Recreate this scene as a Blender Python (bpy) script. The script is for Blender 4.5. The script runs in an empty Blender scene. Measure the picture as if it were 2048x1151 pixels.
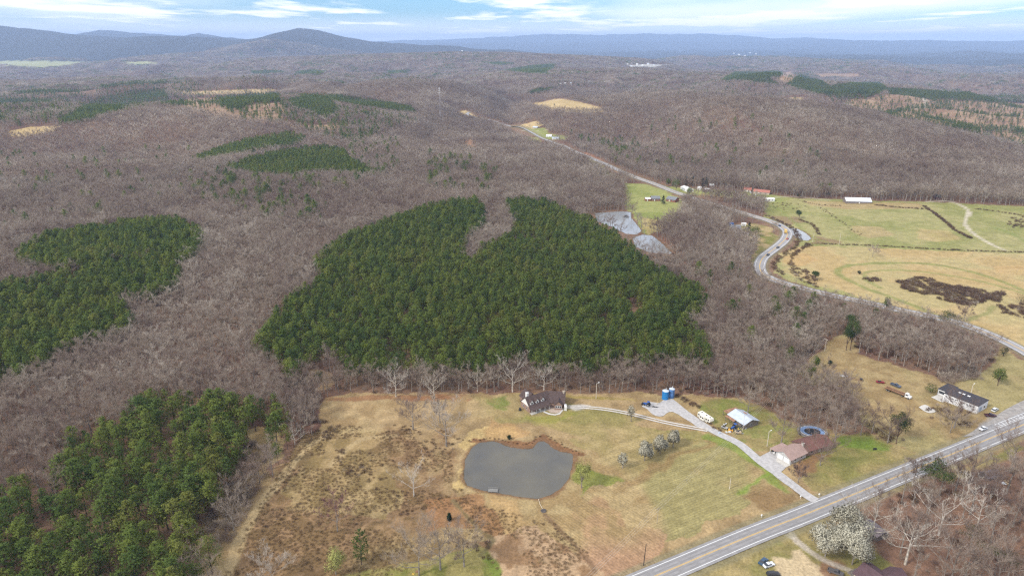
import bpy, bmesh, math, random
import numpy as np
from mathutils import Vector, Matrix

# ------------------------------------------------------------------ camera, world, sun, exposure
FPX, CX, CY, HOR = 1365.0, 1024.0, 575.5, 82.0        # photo is 2048 x 1151, 24 mm equivalent lens
CAMZ = 180.0
PITCH = math.atan((CY - HOR) / FPX)
SP, CP = math.sin(PITCH), math.cos(PITCH)
scene = bpy.context.scene
COL = scene.collection
cd = bpy.data.cameras.new('camera')
cd.sensor_width = 36.0; cd.lens = FPX / 2048 * 36; cd.clip_start = 1.0; cd.clip_end = 120000
cam = bpy.data.objects.new('camera', cd); bpy.context.scene.collection.objects.link(cam)
cam.location = (0, 0, CAMZ); cam.rotation_euler = (math.pi / 2 - PITCH, 0, 0)
scene.camera = cam

SUN_EL, SUN_AZ = math.radians(40), math.radians(238)   # azimuth clockwise from +Y
world = bpy.data.worlds.new('World'); scene.world = world; world.use_nodes = True
wn, wl = world.node_tree.nodes, world.node_tree.links
wn.clear()
wout = wn.new('ShaderNodeOutputWorld'); wbg = wn.new('ShaderNodeBackground')
sky = wn.new('ShaderNodeTexSky'); sky.sky_type = 'NISHITA'; sky.sun_disc = False
sky.sun_elevation = SUN_EL; sky.sun_rotation = SUN_AZ
sky.altitude = 400; sky.air_density = 1.0; sky.dust_density = 0.6; sky.ozone_density = 1.5
SKYS = 0.12
tc = wn.new('ShaderNodeTexCoord'); sep = wn.new('ShaderNodeSeparateXYZ')
wl.new(tc.outputs['Generated'], sep.inputs[0])
def wm(op, a, b=None, clamp=False):
    n = wn.new('ShaderNodeMath'); n.operation = op; n.use_clamp = clamp
    for i, v in enumerate((a, b)):
        if v is None: continue
        if isinstance(v, (int, float)): n.inputs[i].default_value = v
        else: wl.new(v, n.inputs[i])
    return n.outputs[0]
# cloud decks laid out on a plane overhead (direction / height), so they flatten into streaks at the horizon
zz = wm('MAXIMUM', wm('ADD', sep.outputs[2], 0.035), 0.01)
cmb = wn.new('ShaderNodeCombineXYZ')
wl.new(wm('DIVIDE', sep.outputs[0], zz), cmb.inputs[0]); wl.new(wm('DIVIDE', sep.outputs[1], zz), cmb.inputs[1])
def wnoise(scale, detail, rough, off):
    m = wn.new('ShaderNodeMapping'); m.inputs['Location'].default_value = off
    m.inputs['Scale'].default_value = (1.0, 0.55, 1)
    wl.new(cmb.outputs[0], m.inputs[0])
    n = wn.new('ShaderNodeTexNoise'); n.inputs['Scale'].default_value = scale
    n.inputs['Detail'].default_value = detail; n.inputs['Roughness'].default_value = rough
    wl.new(m.outputs[0], n.inputs['Vector']); return n.outputs[0]
def wramp(v, a, b):
    r = wn.new('ShaderNodeMapRange'); r.inputs[1].default_value = a; r.inputs[2].default_value = b
    r.interpolation_type = 'SMOOTHSTEP'; wl.new(v, r.inputs[0]); return r.outputs[0]
c1 = wramp(wnoise(0.42, 7, 0.56, CLOUD1 if 'CLOUD1' in globals() else (3.1, 1.7, 0)), 0.49, 0.60)       # broken cumulus deck
c2 = wm('MULTIPLY', wramp(wnoise(0.16, 5, 0.5, (8.4, 2.2, 0)), 0.38, 0.66), 0.7)  # thin veil
cl = wm('SUBTRACT', 1.0, wm('MULTIPLY', wm('SUBTRACT', 1.0, c1), wm('SUBTRACT', 1.0, c2)))
# more overcast overhead (the ground light in the photo is soft)
hz = wramp(sep.outputs[2], 0.05, 0.35)
cl = wm('MAXIMUM', cl, wm('MULTIPLY', hz, 0.75))
veil = wm('MULTIPLY', wramp(sep.outputs[2], 0.040, 0.0), 0.85)
cl = wm('MAXIMUM', cl, veil)
mixc = wn.new('ShaderNodeMixRGB'); mixc.inputs[2].default_value = (10.5, 10.7, 11.2, 1)
wl.new(cl, mixc.inputs[0]); 
tint = wn.new('ShaderNodeMixRGB'); tint.blend_type = 'MULTIPLY'; tint.inputs[0].default_value = 1
tint.inputs[2].default_value = (0.55, 0.88, 1.30, 1)
wl.new(sky.outputs[0], tint.inputs[1]); wl.new(tint.outputs[0], mixc.inputs[1])
wl.new(mixc.outputs[0], wbg.inputs[0]); wbg.inputs[1].default_value = SKYS
wl.new(wbg.outputs[0], wout.inputs[0])

sd = bpy.data.lights.new('sun', 'SUN'); sd.energy = 3.0; sd.angle = math.radians(10); sd.color = (1.0, 0.95, 0.87)
sun = bpy.data.objects.new('sun', sd); bpy.context.scene.collection.objects.link(sun)
sx, sy, sz = math.sin(SUN_AZ) * math.cos(SUN_EL), math.cos(SUN_AZ) * math.cos(SUN_EL), math.sin(SUN_EL)
sun.rotation_euler = Vector((sx, sy, sz)).to_track_quat('Z', 'Y').to_euler()
sun.location = (0, -50, 400)

scene.view_settings.view_transform = 'Standard'; scene.view_settings.look = 'None'
scene.view_settings.exposure = 0.18; scene.view_settings.gamma = 1.0
try: scene.view_settings.use_curve_mapping = False
except Exception: pass
cy = scene.cycles
cy.max_bounces = 5; cy.diffuse_bounces = 2; cy.glossy_bounces = 2; cy.transmission_bounces = 2
cy.volume_bounces = 2; cy.transparent_max_bounces = 6; cy.caustics_reflective = False; cy.caustics_refractive = False
cy.use_denoising = False
try:
    cy.denoiser = 'OPENIMAGEDENOISE'
except Exception: pass
cy.pixel_filter_type = 'BLACKMAN_HARRIS'; cy.filter_width = 1.3

# ------------------------------------------------------------------ numeric helpers
RNG = np.random.default_rng(7)
_perm = np.random.default_rng(3).permutation(4096)
_grad = np.random.default_rng(4).random(4096)
def _hash(ix, iy, s):
    return _grad[_perm[(_perm[(ix + s * 131) & 4095] + iy) & 4095]]
def vnoise(x, y, s=0):
    x = np.asarray(x, float); y = np.asarray(y, float)
    ix = np.floor(x).astype(np.int64); iy = np.floor(y).astype(np.int64)
    fx = x - ix; fy = y - iy
    fx = fx * fx * fx * (fx * (fx * 6 - 15) + 10); fy = fy * fy * fy * (fy * (fy * 6 - 15) + 10)
    a = _hash(ix, iy, s); b = _hash(ix + 1, iy, s); c = _hash(ix, iy + 1, s); d = _hash(ix + 1, iy + 1, s)
    return (a + (b - a) * fx) * (1 - fy) + (c + (d - c) * fx) * fy
def fbm(x, y, o=4, s=0, g=0.5):
    r = 0; a = 1; t = 0
    for i in range(o):
        r = r + a * vnoise(x * (2 ** i) * 1.03 + i * 17.3, y * (2 ** i) + i * 9.1, s + i); t += a; a *= g
    return r / t
def sstep(a, b, x):
    t = np.clip((np.asarray(x, float) - a) / (b - a), 0, 1); return t * t * (3 - 2 * t)
def ray(px, py):
    u = (px - CX) / FPX; v = (py - CY) / FPX
    return np.array([u, CP - v * SP, -(SP + v * CP)])
def project(x, y, z):
    """world -> photo pixel (2048 wide)"""
    zc = y * CP - (z - CAMZ) * SP
    yc = -(z - CAMZ) * CP - y * SP
    zc = np.maximum(zc, 1e-3)
    return CX + FPX * x / zc, CY + FPX * yc / zc
def inpoly(px, py, poly):
    px = np.asarray(px, float); py = np.asarray(py, float)
    res = np.zeros(px.shape, bool)
    P = np.array(poly, float)
    bb = (px >= P[:, 0].min()) & (px <= P[:, 0].max()) & (py >= P[:, 1].min()) & (py <= P[:, 1].max())
    if not bb.any(): return res
    x = px[bb]; y = py[bb]; r = np.zeros(x.shape, bool); n = len(P)
    for i in range(n):
        x0, y0 = P[i]; x1, y1 = P[(i + 1) % n]
        if y0 == y1: continue
        c = ((y0 > y) != (y1 > y)) & (x < (x1 - x0) * (y - y0) / (y1 - y0) + x0)
        r ^= c
    res[bb] = r
    return res

# ------------------------------------------------------------------ terrain
# each ridge: crest traced as (photo x, photo y) at a ground depth Y; sigma towards camera / away
RIDGES = [
    ([(-900, 215), (-200, 212), (0, 208), (130, 214), (330, 203), (540, 196), (700, 212), (850, 240), (950, 290)], 1650, 330, 300),
    ([(560, 230), (640, 190), (720, 168), (810, 160), (900, 166), (980, 185), (1040, 215)], 2500, 260, 350),
    ([(1020, 235), (1060, 212), (1130, 196), (1200, 190), (1300, 187), (1450, 192)], 1950, 230, 300),
    ([(1400, 225), (1450, 200), (1560, 197), (1650, 205), (1780, 225), (1900, 258), (2000, 300), (2150, 345), (2400, 400)], 1450, 280, 300),
    ([(900, 160), (1000, 142), (1080, 137), (1180, 138), (1330, 140), (1500, 150), (1640, 165)], 3700, 500, 600),
    ([(1380, 182), (1440, 163), (1500, 146), (1560, 143), (1610, 156), (1700, 164), (1790, 168), (1900, 186)], 2900, 260, 350),
    ([(-300, 150), (0, 158), (200, 156), (420, 152), (640, 149), (740, 160)], 3600, 400, 500),
    ([(500, 118), (640, 112), (760, 108), (900, 104), (1040, 106), (1180, 112), (1300, 118)], 6200, 700, 900),
    ([(-600, 46), (-100, 42), (0, 50), (50, 58), (100, 64), (170, 69), (240, 74), (320, 72), (400, 71), (430, 74), (480, 78), (520, 76), (560, 70), (585, 61), (605, 57), (628, 61), (665, 70), (700, 77), (740, 82), (780, 86), (850, 90), (930, 95), (1030, 99)], 10500, 1500, 1500),
    ([(80, 76), (150, 70), (175, 65), (205, 60), (235, 64), (280, 66), (340, 69), (380, 69), (408, 67), (430, 72), (480, 78)], 15500, 1200, 1500),
    ([(700, 84), (800, 80), (900, 79), (1000, 73), (1100, 68), (1200, 70), (1300, 66), (1340, 69), (1400, 67), (1480, 71), (1540, 78), (1600, 74), (1650, 77), (1700, 81)], 27000, 2200, 2500),
    ([(600, 90), (900, 86), (1200, 82), (1400, 84), (1560, 83), (1650, 78), (1760, 82), (1850, 80), (1960, 83), (2048, 81), (2300, 83), (3000, 82)], 23000, 2600, 2500),
]
_RD = []
for pts, Y, s0, s1 in RIDGES:
    xs, zs = [], []
    for px, py in pts:
        d = ray(px, py); t = Y / d[1]; xs.append(d[0] * t); zs.append(CAMZ + d[2] * t)
    tree = 12.0 if Y < 9000 else 10.0
    _RD.append((np.array(xs), np.array(zs) - tree, Y, s0, s1))
def H(x, y):
    x = np.asarray(x, float); y = np.asarray(y, float)
    r = np.hypot(x, y)
    base = 62 * sstep(1000, 2600, r) * (fbm(x / 560, y / 700, 3, 11, .42) - 0.48) * 2
    base = base + 75 * sstep(3000, 8000, r) * (fbm(x / 1700, y / 2200, 4, 23) - 0.52) * 2
    rn = 1 - np.abs(2 * fbm(x / 330 + 3, y / 430, 2, 19, .35) - 1)
    base = base + 52 * sstep(900, 1900, r) * sstep(9000, 5000, r) * (rn - .72) * 1.6
    valley = np.exp(-((x - np.interp(y, [900, 1100, 1700, 2600], [330, 170, -40, -120])) / 150) ** 2) * sstep(3000, 2200, y)
    base = base * (1 - .85 * valley)
    base = base - 34 * sstep(1050, 1500, r) - 40 * sstep(2400, 4200, r)
    left = sstep(-60, -330, x) * sstep(330, 520, y)
    base = base + left * 9 * (fbm(x / 170, y / 170, 3, 31) - 0.5) * 2
    base = base + sstep(560, 700, y) * sstep(40, -60, x - 120 + (y - 700) * 0.15) * 10 * (fbm(x / 210, y / 210, 3, 37) - 0.42)
    h = base
    for xs, zs, Y, s0, s1 in _RD:
        zc = np.interp(x, xs, zs)
        w0 = (xs[-1] - xs[0]) * 0.12
        edge = sstep(xs[0] - w0, xs[0] + w0 * 0.2, x) * sstep(xs[-1] + w0, xs[-1] - w0 * 0.2, x)
        wob = (fbm(x / (s0 * 1.1), y / (s0 * 1.6), 3, int(Y) % 97) - 0.5)
        d = (y - Y)
        s = np.where(d < 0, s0, s1) * (1 + 0.9 * wob)
        g = np.exp(-0.5 * (d / s) ** 2) * edge
        zr = zc * g
        if Y > 9000: zc = zc + 70 * (fbm(x / 420, y / 900, 3, 47) - .5)
        h = h + np.maximum(zc + 0.12 * base * (Y < 6000) - h, 0) * g
    return h
def G(px, py, dz=0.0):
    """point on the ground seen at photo pixel (px, py)"""
    d = ray(px, py)
    ts = np.geomspace(120, 60000, 700)
    P = d[None, :] * ts[:, None] + np.array([0, 0, CAMZ])
    hh = H(P[:, 0], P[:, 1])
    below = np.nonzero(P[:, 2] < hh)[0]
    if len(below) == 0: i = len(ts) - 2
    else: i = max(below[0] - 1, 0)
    a, b = ts[i], ts[i + 1]
    ts = np.linspace(a, b, 60)
    P = d[None, :] * ts[:, None] + np.array([0, 0, CAMZ]); hh = H(P[:, 0], P[:, 1])
    k = np.nonzero(P[:, 2] < hh)[0]; k = k[0] if len(k) else 59
    return Vector((float(P[k, 0]), float(P[k, 1]), float(hh[k]) + dz))
def hz1(x, y): return float(H(np.array([x]), np.array([y]))[0])

# ------------------------------------------------------------------ materials
_M = {}
def srgb(r, g, b):
    f = lambda c: (c / 255 / 12.92) if c / 255 <= 0.04045 else ((c / 255 + 0.055) / 1.055) ** 2.4
    return (f(r), f(g), f(b))
def mat(name, col, rough=0.8, metal=0.0, var=0.25, scale=3.0, spec=0.3, col2=None, bump=0.0, dist=0.05):
    """plain material with noise variation in colour"""
    if name in _M: return _M[name]
    m = bpy.data.materials.new(name); m.use_nodes = True
    nt = m.node_tree; n = nt.nodes; l = nt.links
    bs = n['Principled BSDF']; bs.inputs['Roughness'].default_value = rough; bs.inputs['Metallic'].default_value = metal
    bs.inputs['Specular IOR Level'].default_value = spec
    g = n.new('ShaderNodeNewGeometry'); ns = n.new('ShaderNodeTexNoise'); ns.inputs['Scale'].default_value = scale
    ns.inputs['Detail'].default_value = 4; l.new(g.outputs['Position'], ns.inputs['Vector'])
    cr = n.new('ShaderNodeValToRGB')
    a = tuple(c * (1 - var) for c in col) + (1,); b = tuple(min(1, c * (1 + var)) for c in (col2 or col)) + (1,)
    cr.color_ramp.elements[0].position = 0.35; cr.color_ramp.elements[1].position = 0.65
    cr.color_ramp.elements[0].color = a; cr.color_ramp.elements[1].color = b
    l.new(ns.outputs[0], cr.inputs[0]); l.new(cr.outputs[0], bs.inputs['Base Color'])
    if bump:
        bp = n.new('ShaderNodeBump'); bp.inputs['Strength'].default_value = bump; bp.inputs['Distance'].default_value = dist
        l.new(ns.outputs[0], bp.inputs['Height']); l.new(bp.outputs[0], bs.inputs['Normal'])
    _M[name] = m
    return m
def tree_mat(name, cols, weights, lowscale=0.012, trans=0.0, rough=0.9, patch=0.35, fine=0.35, finescale=0.9):
    """per-tree colour picked by object random, shifted by a slow world noise so that stands differ"""
    if name in _M: return _M[name]
    m = bpy.data.materials.new(name); m.use_nodes = True
    nt = m.node_tree; n = nt.nodes; l = nt.links
    bs = n['Principled BSDF']; bs.inputs['Roughness'].default_value = rough; bs.inputs['Specular IOR Level'].default_value = 0.15
    oi = n.new('ShaderNodeObjectInfo'); g = n.new('ShaderNodeNewGeometry')
    ns = n.new('ShaderNodeTexNoise'); ns.inputs['Scale'].default_value = lowscale; ns.inputs['Detail'].default_value = 3
    l.new(g.outputs['Position'], ns.inputs['Vector'])
    mr = n.new('ShaderNodeMapRange'); mr.inputs[1].default_value = 0.3; mr.inputs[2].default_value = 0.7
    mr.inputs[3].default_value = -patch; mr.inputs[4].default_value = patch
    l.new(ns.outputs[0], mr.inputs[0])
    ad = n.new('ShaderNodeMath'); ad.operation = 'ADD'; ad.use_clamp = True
    l.new(oi.outputs['Random'], ad.inputs[0]); l.new(mr.outputs[0], ad.inputs[1])
    cr = n.new('ShaderNodeValToRGB'); cr.color_ramp.interpolation = 'LINEAR'
    while len(cr.color_ramp.elements) < len(cols): cr.color_ramp.elements.new(0.5)
    acc = 0
    for i, (c, w) in enumerate(zip(cols, weights)):
        cr.color_ramp.elements[i].position = w; cr.color_ramp.elements[i].color = tuple(c) + (1,)
    l.new(ad.outputs[0], cr.inputs[0])
    n2 = n.new('ShaderNodeTexNoise'); n2.inputs['Scale'].default_value = finescale; n2.inputs['Detail'].default_value = 2
    l.new(g.outputs['Position'], n2.inputs['Vector'])
    m2 = n.new('ShaderNodeMapRange'); m2.inputs[1].default_value = 0.3; m2.inputs[2].default_value = 0.7
    m2.inputs[3].default_value = 1 - fine; m2.inputs[4].default_value = 1 + fine
    l.new(n2.outputs[0], m2.inputs[0])
    vm = n.new('ShaderNodeVectorMath'); vm.operation = 'SCALE'
    l.new(cr.outputs[0], vm.inputs[0]); l.new(m2.outputs[0], vm.inputs['Scale'])
    l.new(vm.outputs[0], bs.inputs['Base Color'])
    if trans:
        out = n['Material Output']; tr = n.new('ShaderNodeBsdfTranslucent'); mx = n.new('ShaderNodeMixShader')
        mx.inputs[0].default_value = trans
        l.new(vm.outputs[0], tr.inputs[0]); l.new(bs.outputs[0], mx.inputs[1]); l.new(tr.outputs[0], mx.inputs[2])
        l.new(mx.outputs[0], out.inputs[0])
    _M[name] = m
    return m

PINE = tree_mat('pine_needles', [(0.098, 0.150, 0.038), (0.145, 0.195, 0.043), (0.200, 0.240, 0.050), (0.220, 0.235, 0.056)], [0.0, 0.35, 0.85, 1.0], 0.012, 0.45, fine=.35, patch=.22)
PINED = tree_mat('dark_pine_needles', [(0.055, 0.085, 0.026), (0.095, 0.130, 0.036)], [0, 1], 0.1, 0.3)
CEDAR = tree_mat('cedar_needles', [(0.014, 0.032, 0.014), (0.025, 0.048, 0.018)], [0, 1], 0.05, 0.1)
TWIG = tree_mat('bare_twigs', [(0.215, 0.150, 0.120), (0.30, 0.228, 0.180), (0.39, 0.315, 0.245), (0.345, 0.283, 0.225), (0.50, 0.43, 0.35)], [0.0, 0.3, 0.62, 0.92, 1.0], 0.006, 0.35, fine=0.2)
WHITEBARK = tree_mat('pale_bark', [(0.42, 0.37, 0.30), (0.55, 0.50, 0.43)], [0, 1], 0.2)
REDBUD = tree_mat('red_budding_twigs', [(0.20, 0.10, 0.095), (0.26, 0.14, 0.12)], [0, 1], 0.2)
BARK = mat('grey_bark', (0.25, 0.215, 0.18), 0.95, var=0.3, scale=0.8)
PBARK = mat('pine_bark', (0.13, 0.085, 0.06), 0.95, var=0.3, scale=0.8)
BLOSSOM = tree_mat('white_blossom', [(0.38, 0.35, 0.26), (0.52, 0.49, 0.38)], [0, 1], 0.3, 0.15, finescale=0.7, fine=0.35)
WILLOW = tree_mat('yellow_green_buds', [(0.34, 0.35, 0.10), (0.44, 0.43, 0.15)], [0, 1], 0.3, 0.2)
BRUSHM = tree_mat('brush_twigs', [(0.085, 0.050, 0.036), (0.135, 0.080, 0.052), (0.17, 0.12, 0.06)], [0, 0.5, 1], 0.03, patch=0.4)
REEDM = tree_mat('dry_reeds', [(0.32, 0.21, 0.11), (0.42, 0.30, 0.17)], [0, 1], 0.3)
HOLLY = tree_mat('evergreen_shrub_leaves', [(0.075, 0.105, 0.018), (0.10, 0.125, 0.02)], [0, 1], 0.3, 0.1)

# ------------------------------------------------------------------ mesh helpers
def mesh_from(name, V, F, mats=(), midx=None, smooth=False):
    me = bpy.data.meshes.new(name)
    V = np.asarray(V, np.float32)
    if isinstance(F, np.ndarray):
        k = F.shape[1]; nf = len(F)
        me.vertices.add(len(V)); me.vertices.foreach_set('co', V.ravel())
        me.loops.add(nf * k); me.loops.foreach_set('vertex_index', F.astype(np.int32).ravel())
        me.polygons.add(nf); me.polygons.foreach_set('loop_start', np.arange(0, nf * k, k, dtype=np.int32))
        me.update(calc_edges=True)
    else:
        me.from_pydata([tuple(map(float, v)) for v in V], [], F)
    for m in mats: me.materials.append(m)
    if midx is not None: me.polygons.foreach_set('material_index', np.asarray(midx, np.int32))
    if smooth: me.polygons.foreach_set('use_smooth', np.ones(len(me.polygons), bool))
    me.update()
    return me
def link(name, me, parent=None, **props):
    o = bpy.data.objects.new(name, me); bpy.context.scene.collection.objects.link(o)
    if parent is not None: o.parent = parent
    for k, v in props.items(): o[k] = v
    return o
def tag(o, label=None, cat=None, group=None, kind=None):
    if label: o['label'] = label
    if cat: o['category'] = cat
    if group: o['group'] = group
    if kind: o['kind'] = kind
    return o
def thing(name, label, cat, loc, rz=0.0, group=None):
    o = bpy.data.objects.new(name, None); bpy.context.scene.collection.objects.link(o)
    o.empty_display_size = 1; o.location = loc; o.rotation_euler = (0, 0, rz)
    return tag(o, label, cat, group)
class MB:
    def __init__(s): s.v = []; s.f = []; s.m = []
    def add(s, vs, fs, mi=0):
        b = len(s.v); s.v += [tuple(v) for v in vs]; s.f += [tuple(i + b for i in f) for f in fs]; s.m += [mi] * len(fs)
        return s
    def box(s, x0, x1, y0, y1, z0, z1, mi=0, M=None):
        vs = [(x0, y0, z0), (x1, y0, z0), (x1, y1, z0), (x0, y1, z0), (x0, y0, z1), (x1, y0, z1), (x1, y1, z1), (x0, y1, z1)]
        if M is not None: vs = [tuple(M @ Vector(v)) for v in vs]
        return s.add(vs, [(3, 2, 1, 0), (4, 5, 6, 7), (0, 1, 5, 4), (1, 2, 6, 5), (2, 3, 7, 6), (3, 0, 4, 7)], mi)
    def prism(s, poly, z0, z1, mi=0, M=None):
        n = len(poly); vs = [(x, y, z0) for x, y in poly] + [(x, y, z1) for x, y in poly]
        if M is not None: vs = [tuple(M @ Vector(v)) for v in vs]
        fs = [tuple(range(n - 1, -1, -1)), tuple(range(n, 2 * n))] + [(i, (i + 1) % n, n + (i + 1) % n, n + i) for i in range(n)]
        return s.add(vs, fs, mi)
    def profile(s, prof, y0, y1, mi=0, inset=0.0, ins_z=None):
        """side outline (x,z) extruded across y; verts above ins_z are pulled in by inset (tumblehome)"""
        n = len(prof)
        def yy(y, z, sg): return y - sg * inset if ins_z is not None and z > ins_z else y
        vs = [(x, yy(y0, z, -1), z) for x, z in prof] + [(x, yy(y1, z, 1), z) for x, z in prof]
        fs = [tuple(range(n)), tuple(range(2 * n - 1, n - 1, -1))] + [(i, n + i, n + (i + 1) % n, (i + 1) % n) for i in range(n)]
        return s.add(vs, fs, mi)
    def tube(s, p0, p1, r0, r1=None, n=6, mi=0, cap=True):
        r1 = r0 if r1 is None else r1
        p0 = Vector(p0); p1 = Vector(p1); d = (p1 - p0)
        if d.length < 1e-6: return s
        d.normalize(); a = d.orthogonal().normalized(); b = d.cross(a)
        vs = []
        for p, r in ((p0, r0), (p1, r1)):
            for i in range(n):
                t = 2 * math.pi * i / n; vs.append(tuple(p + (a * math.cos(t) + b * math.sin(t)) * r))
        fs = [(i, (i + 1) % n, n + (i + 1) % n, n + i) for i in range(n)]
        if cap: fs += [tuple(range(n - 1, -1, -1)), tuple(range(n, 2 * n))]
        return s.add(vs, fs, mi)
    def build(s, name, m, parent=None, smooth=False, **props):
        me = bpy.data.meshes.new(name); me.from_pydata(s.v, [], s.f)
        ms = m if isinstance(m, (list, tuple)) else [m]
        for q in ms: me.materials.append(q)
        if len(ms) > 1: me.polygons.foreach_set('material_index', np.asarray(s.m, np.int32))
        me.update()
        return link(name, me, parent, **props)
def copy_tree(src, loc, rz, scale=None, label=None, group=None):
    c = src.copy(); bpy.context.scene.collection.objects.link(c); c.location = loc; c.rotation_euler = (0, 0, rz)
    if scale: c.scale = scale if hasattr(scale, '__len__') else (scale,) * 3
    if label: c['label'] = label
    if group: c['group'] = group
    for ch in src.children:
        d = ch.copy(); bpy.context.scene.collection.objects.link(d); d.parent = c
        for g in ch.children:
            e = g.copy(); bpy.context.scene.collection.objects.link(e); e.parent = d
    return c
# ------------------------------------------------------------------ zones (outlines traced on the photo, laid on the terrain)
OPEN = {
 'farm': [(640, 792), (700, 786), (800, 786), (930, 787), (1040, 785), (1180, 786), (1290, 783), (1330, 790), (1390, 788), (1440, 797), (1480, 797), (1520, 806), (1545, 826), (1600, 850), (1650, 858), (1690, 868), (1712, 868), (1740, 880), (1790, 884), (1845, 905), (2060, 815), (2300, 700), (2300, 1000), (1960, 915), (1850, 960), (1700, 1010), (1720, 1080), (1800, 1160), (1700, 1500), (300, 1500), (452, 1160), (470, 1090), (500, 1030), (540, 960), (575, 915), (606, 880), (630, 862), (640, 830)],
 'hill': [(1590, 745), (1640, 700), (1665, 676), (1692, 666), (1716, 690), (1720, 706), (1770, 722), (1830, 742), (1880, 757), (1960, 752), (1985, 730), (1995, 705), (2000, 690), (2060, 730), (2060, 905), (1900, 960), (1838, 905), (1790, 884), (1745, 872), (1722, 830), (1690, 775), (1650, 765), (1625, 770)],
 'pasture': [(1528, 405), (1545, 398), (1590, 396), (1680, 398), (1760, 402), (1850, 403), (1950, 408), (2060, 413), (2300, 420), (2500, 900), (2060, 700), (1990, 668), (1930, 645), (1850, 625), (1760, 605), (1690, 592), (1630, 575), (1575, 560), (1555, 545), (1548, 525), (1560, 508), (1592, 488), (1595, 470), (1572, 452), (1530, 437)],
 'pond_meadow': [(1246, 366), (1290, 368), (1330, 380), (1365, 398), (1362, 432), (1330, 452), (1300, 470), (1280, 462), (1262, 426), (1250, 410)],
 'roadside': [(1395, 378), (1450, 380), (1520, 386), (1590, 396), (1560, 405), (1530, 408), (1500, 405), (1480, 398), (1420, 392), (1395, 392)],
 'strip': [(1330, 372), (1395, 378), (1398, 392), (1340, 385)],
 'tan_hill': [(1052, 210), (1085, 203), (1120, 197), (1160, 204), (1205, 216), (1207, 224), (1160, 226), (1110, 222), (1060, 214)],
 'tan_a': [(915, 224), (930, 220), (950, 232), (985, 240), (960, 242), (930, 236)],
 'tan_b': [(1040, 250), (1072, 242), (1085, 250), (1070, 258)],
 'green_b': [(1045, 256), (1090, 256), (1100, 268), (1135, 272), (1130, 280), (1090, 278), (1060, 266)],
 'green_c': [(1050, 272), (1075, 276), (1085, 284), (1060, 284)],
 'house_knoll': [(930, 290), (942, 278), (950, 296), (962, 305), (950, 308), (930, 304)],
 'red_bank': [(1170, 303), (1200, 318), (1240, 340), (1235, 346), (1195, 325), (1168, 308)],
 'roadhouse': [(1158, 318), (1185, 312), (1215, 340), (1245, 360), (1225, 356), (1190, 340)],
 'left_field': [(-60, 122), (120, 122), (185, 124), (150, 131), (80, 138), (30, 133), (-60, 130)],
 'left_field2': [(237, 124), (300, 123), (318, 128), (270, 131)],
 'tan_left': [(20, 262), (60, 254), (120, 252), (110, 262), (60, 272), (25, 274)],
 'sandy': [(212, 224), (245, 218), (258, 224), (240, 234), (215, 232)],
 'clearcut_l': [(280, 205), (420, 196), (480, 204), (560, 206), (580, 222), (560, 240), (600, 250), (680, 250), (700, 262), (640, 268), (560, 250), (460, 238), (330, 218)],
 'tan_top': [(330, 184), (420, 182), (480, 179), (545, 178), (570, 188), (500, 187), (400, 190)],
 'clearcut_r': [(1690, 200), (1770, 192), (1840, 186), (1960, 200), (2060, 208), (2200, 220), (2200, 300), (2060, 300), (1960, 275), (1880, 250), (1780, 235), (1700, 225)],
 'clearcut_m': [(1545, 146), (1580, 144), (1600, 160), (1590, 172), (1555, 165)],
 'clearcut_n': [(1620, 148), (1720, 147), (1720, 155), (1640, 156)],
 'tan_far': [(1567, 197), (1605, 194), (1608, 199), (1570, 202)],
 'town': [(1250, 131), (1300, 128), (1345, 130), (1310, 137), (1262, 136)],
 'homes': [(1510, 446), (1540, 455), (1556, 470), (1562, 492), (1530, 510), (1510, 530), (1504, 512), (1515, 492), (1490, 480), (1452, 474), (1450, 452), (1480, 448)],
 'small_clear': [(616, 742), (640, 735), (660, 745), (668, 770), (640, 780), (625, 765)],
 'left_tan': [(0, 432), (35, 433), (45, 440), (0, 446)],
 'corner': [(470, 860), (440, 1000), (400, 1090), (388, 1160), (460, 1160), (560, 900), (560, 850)],
}
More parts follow.
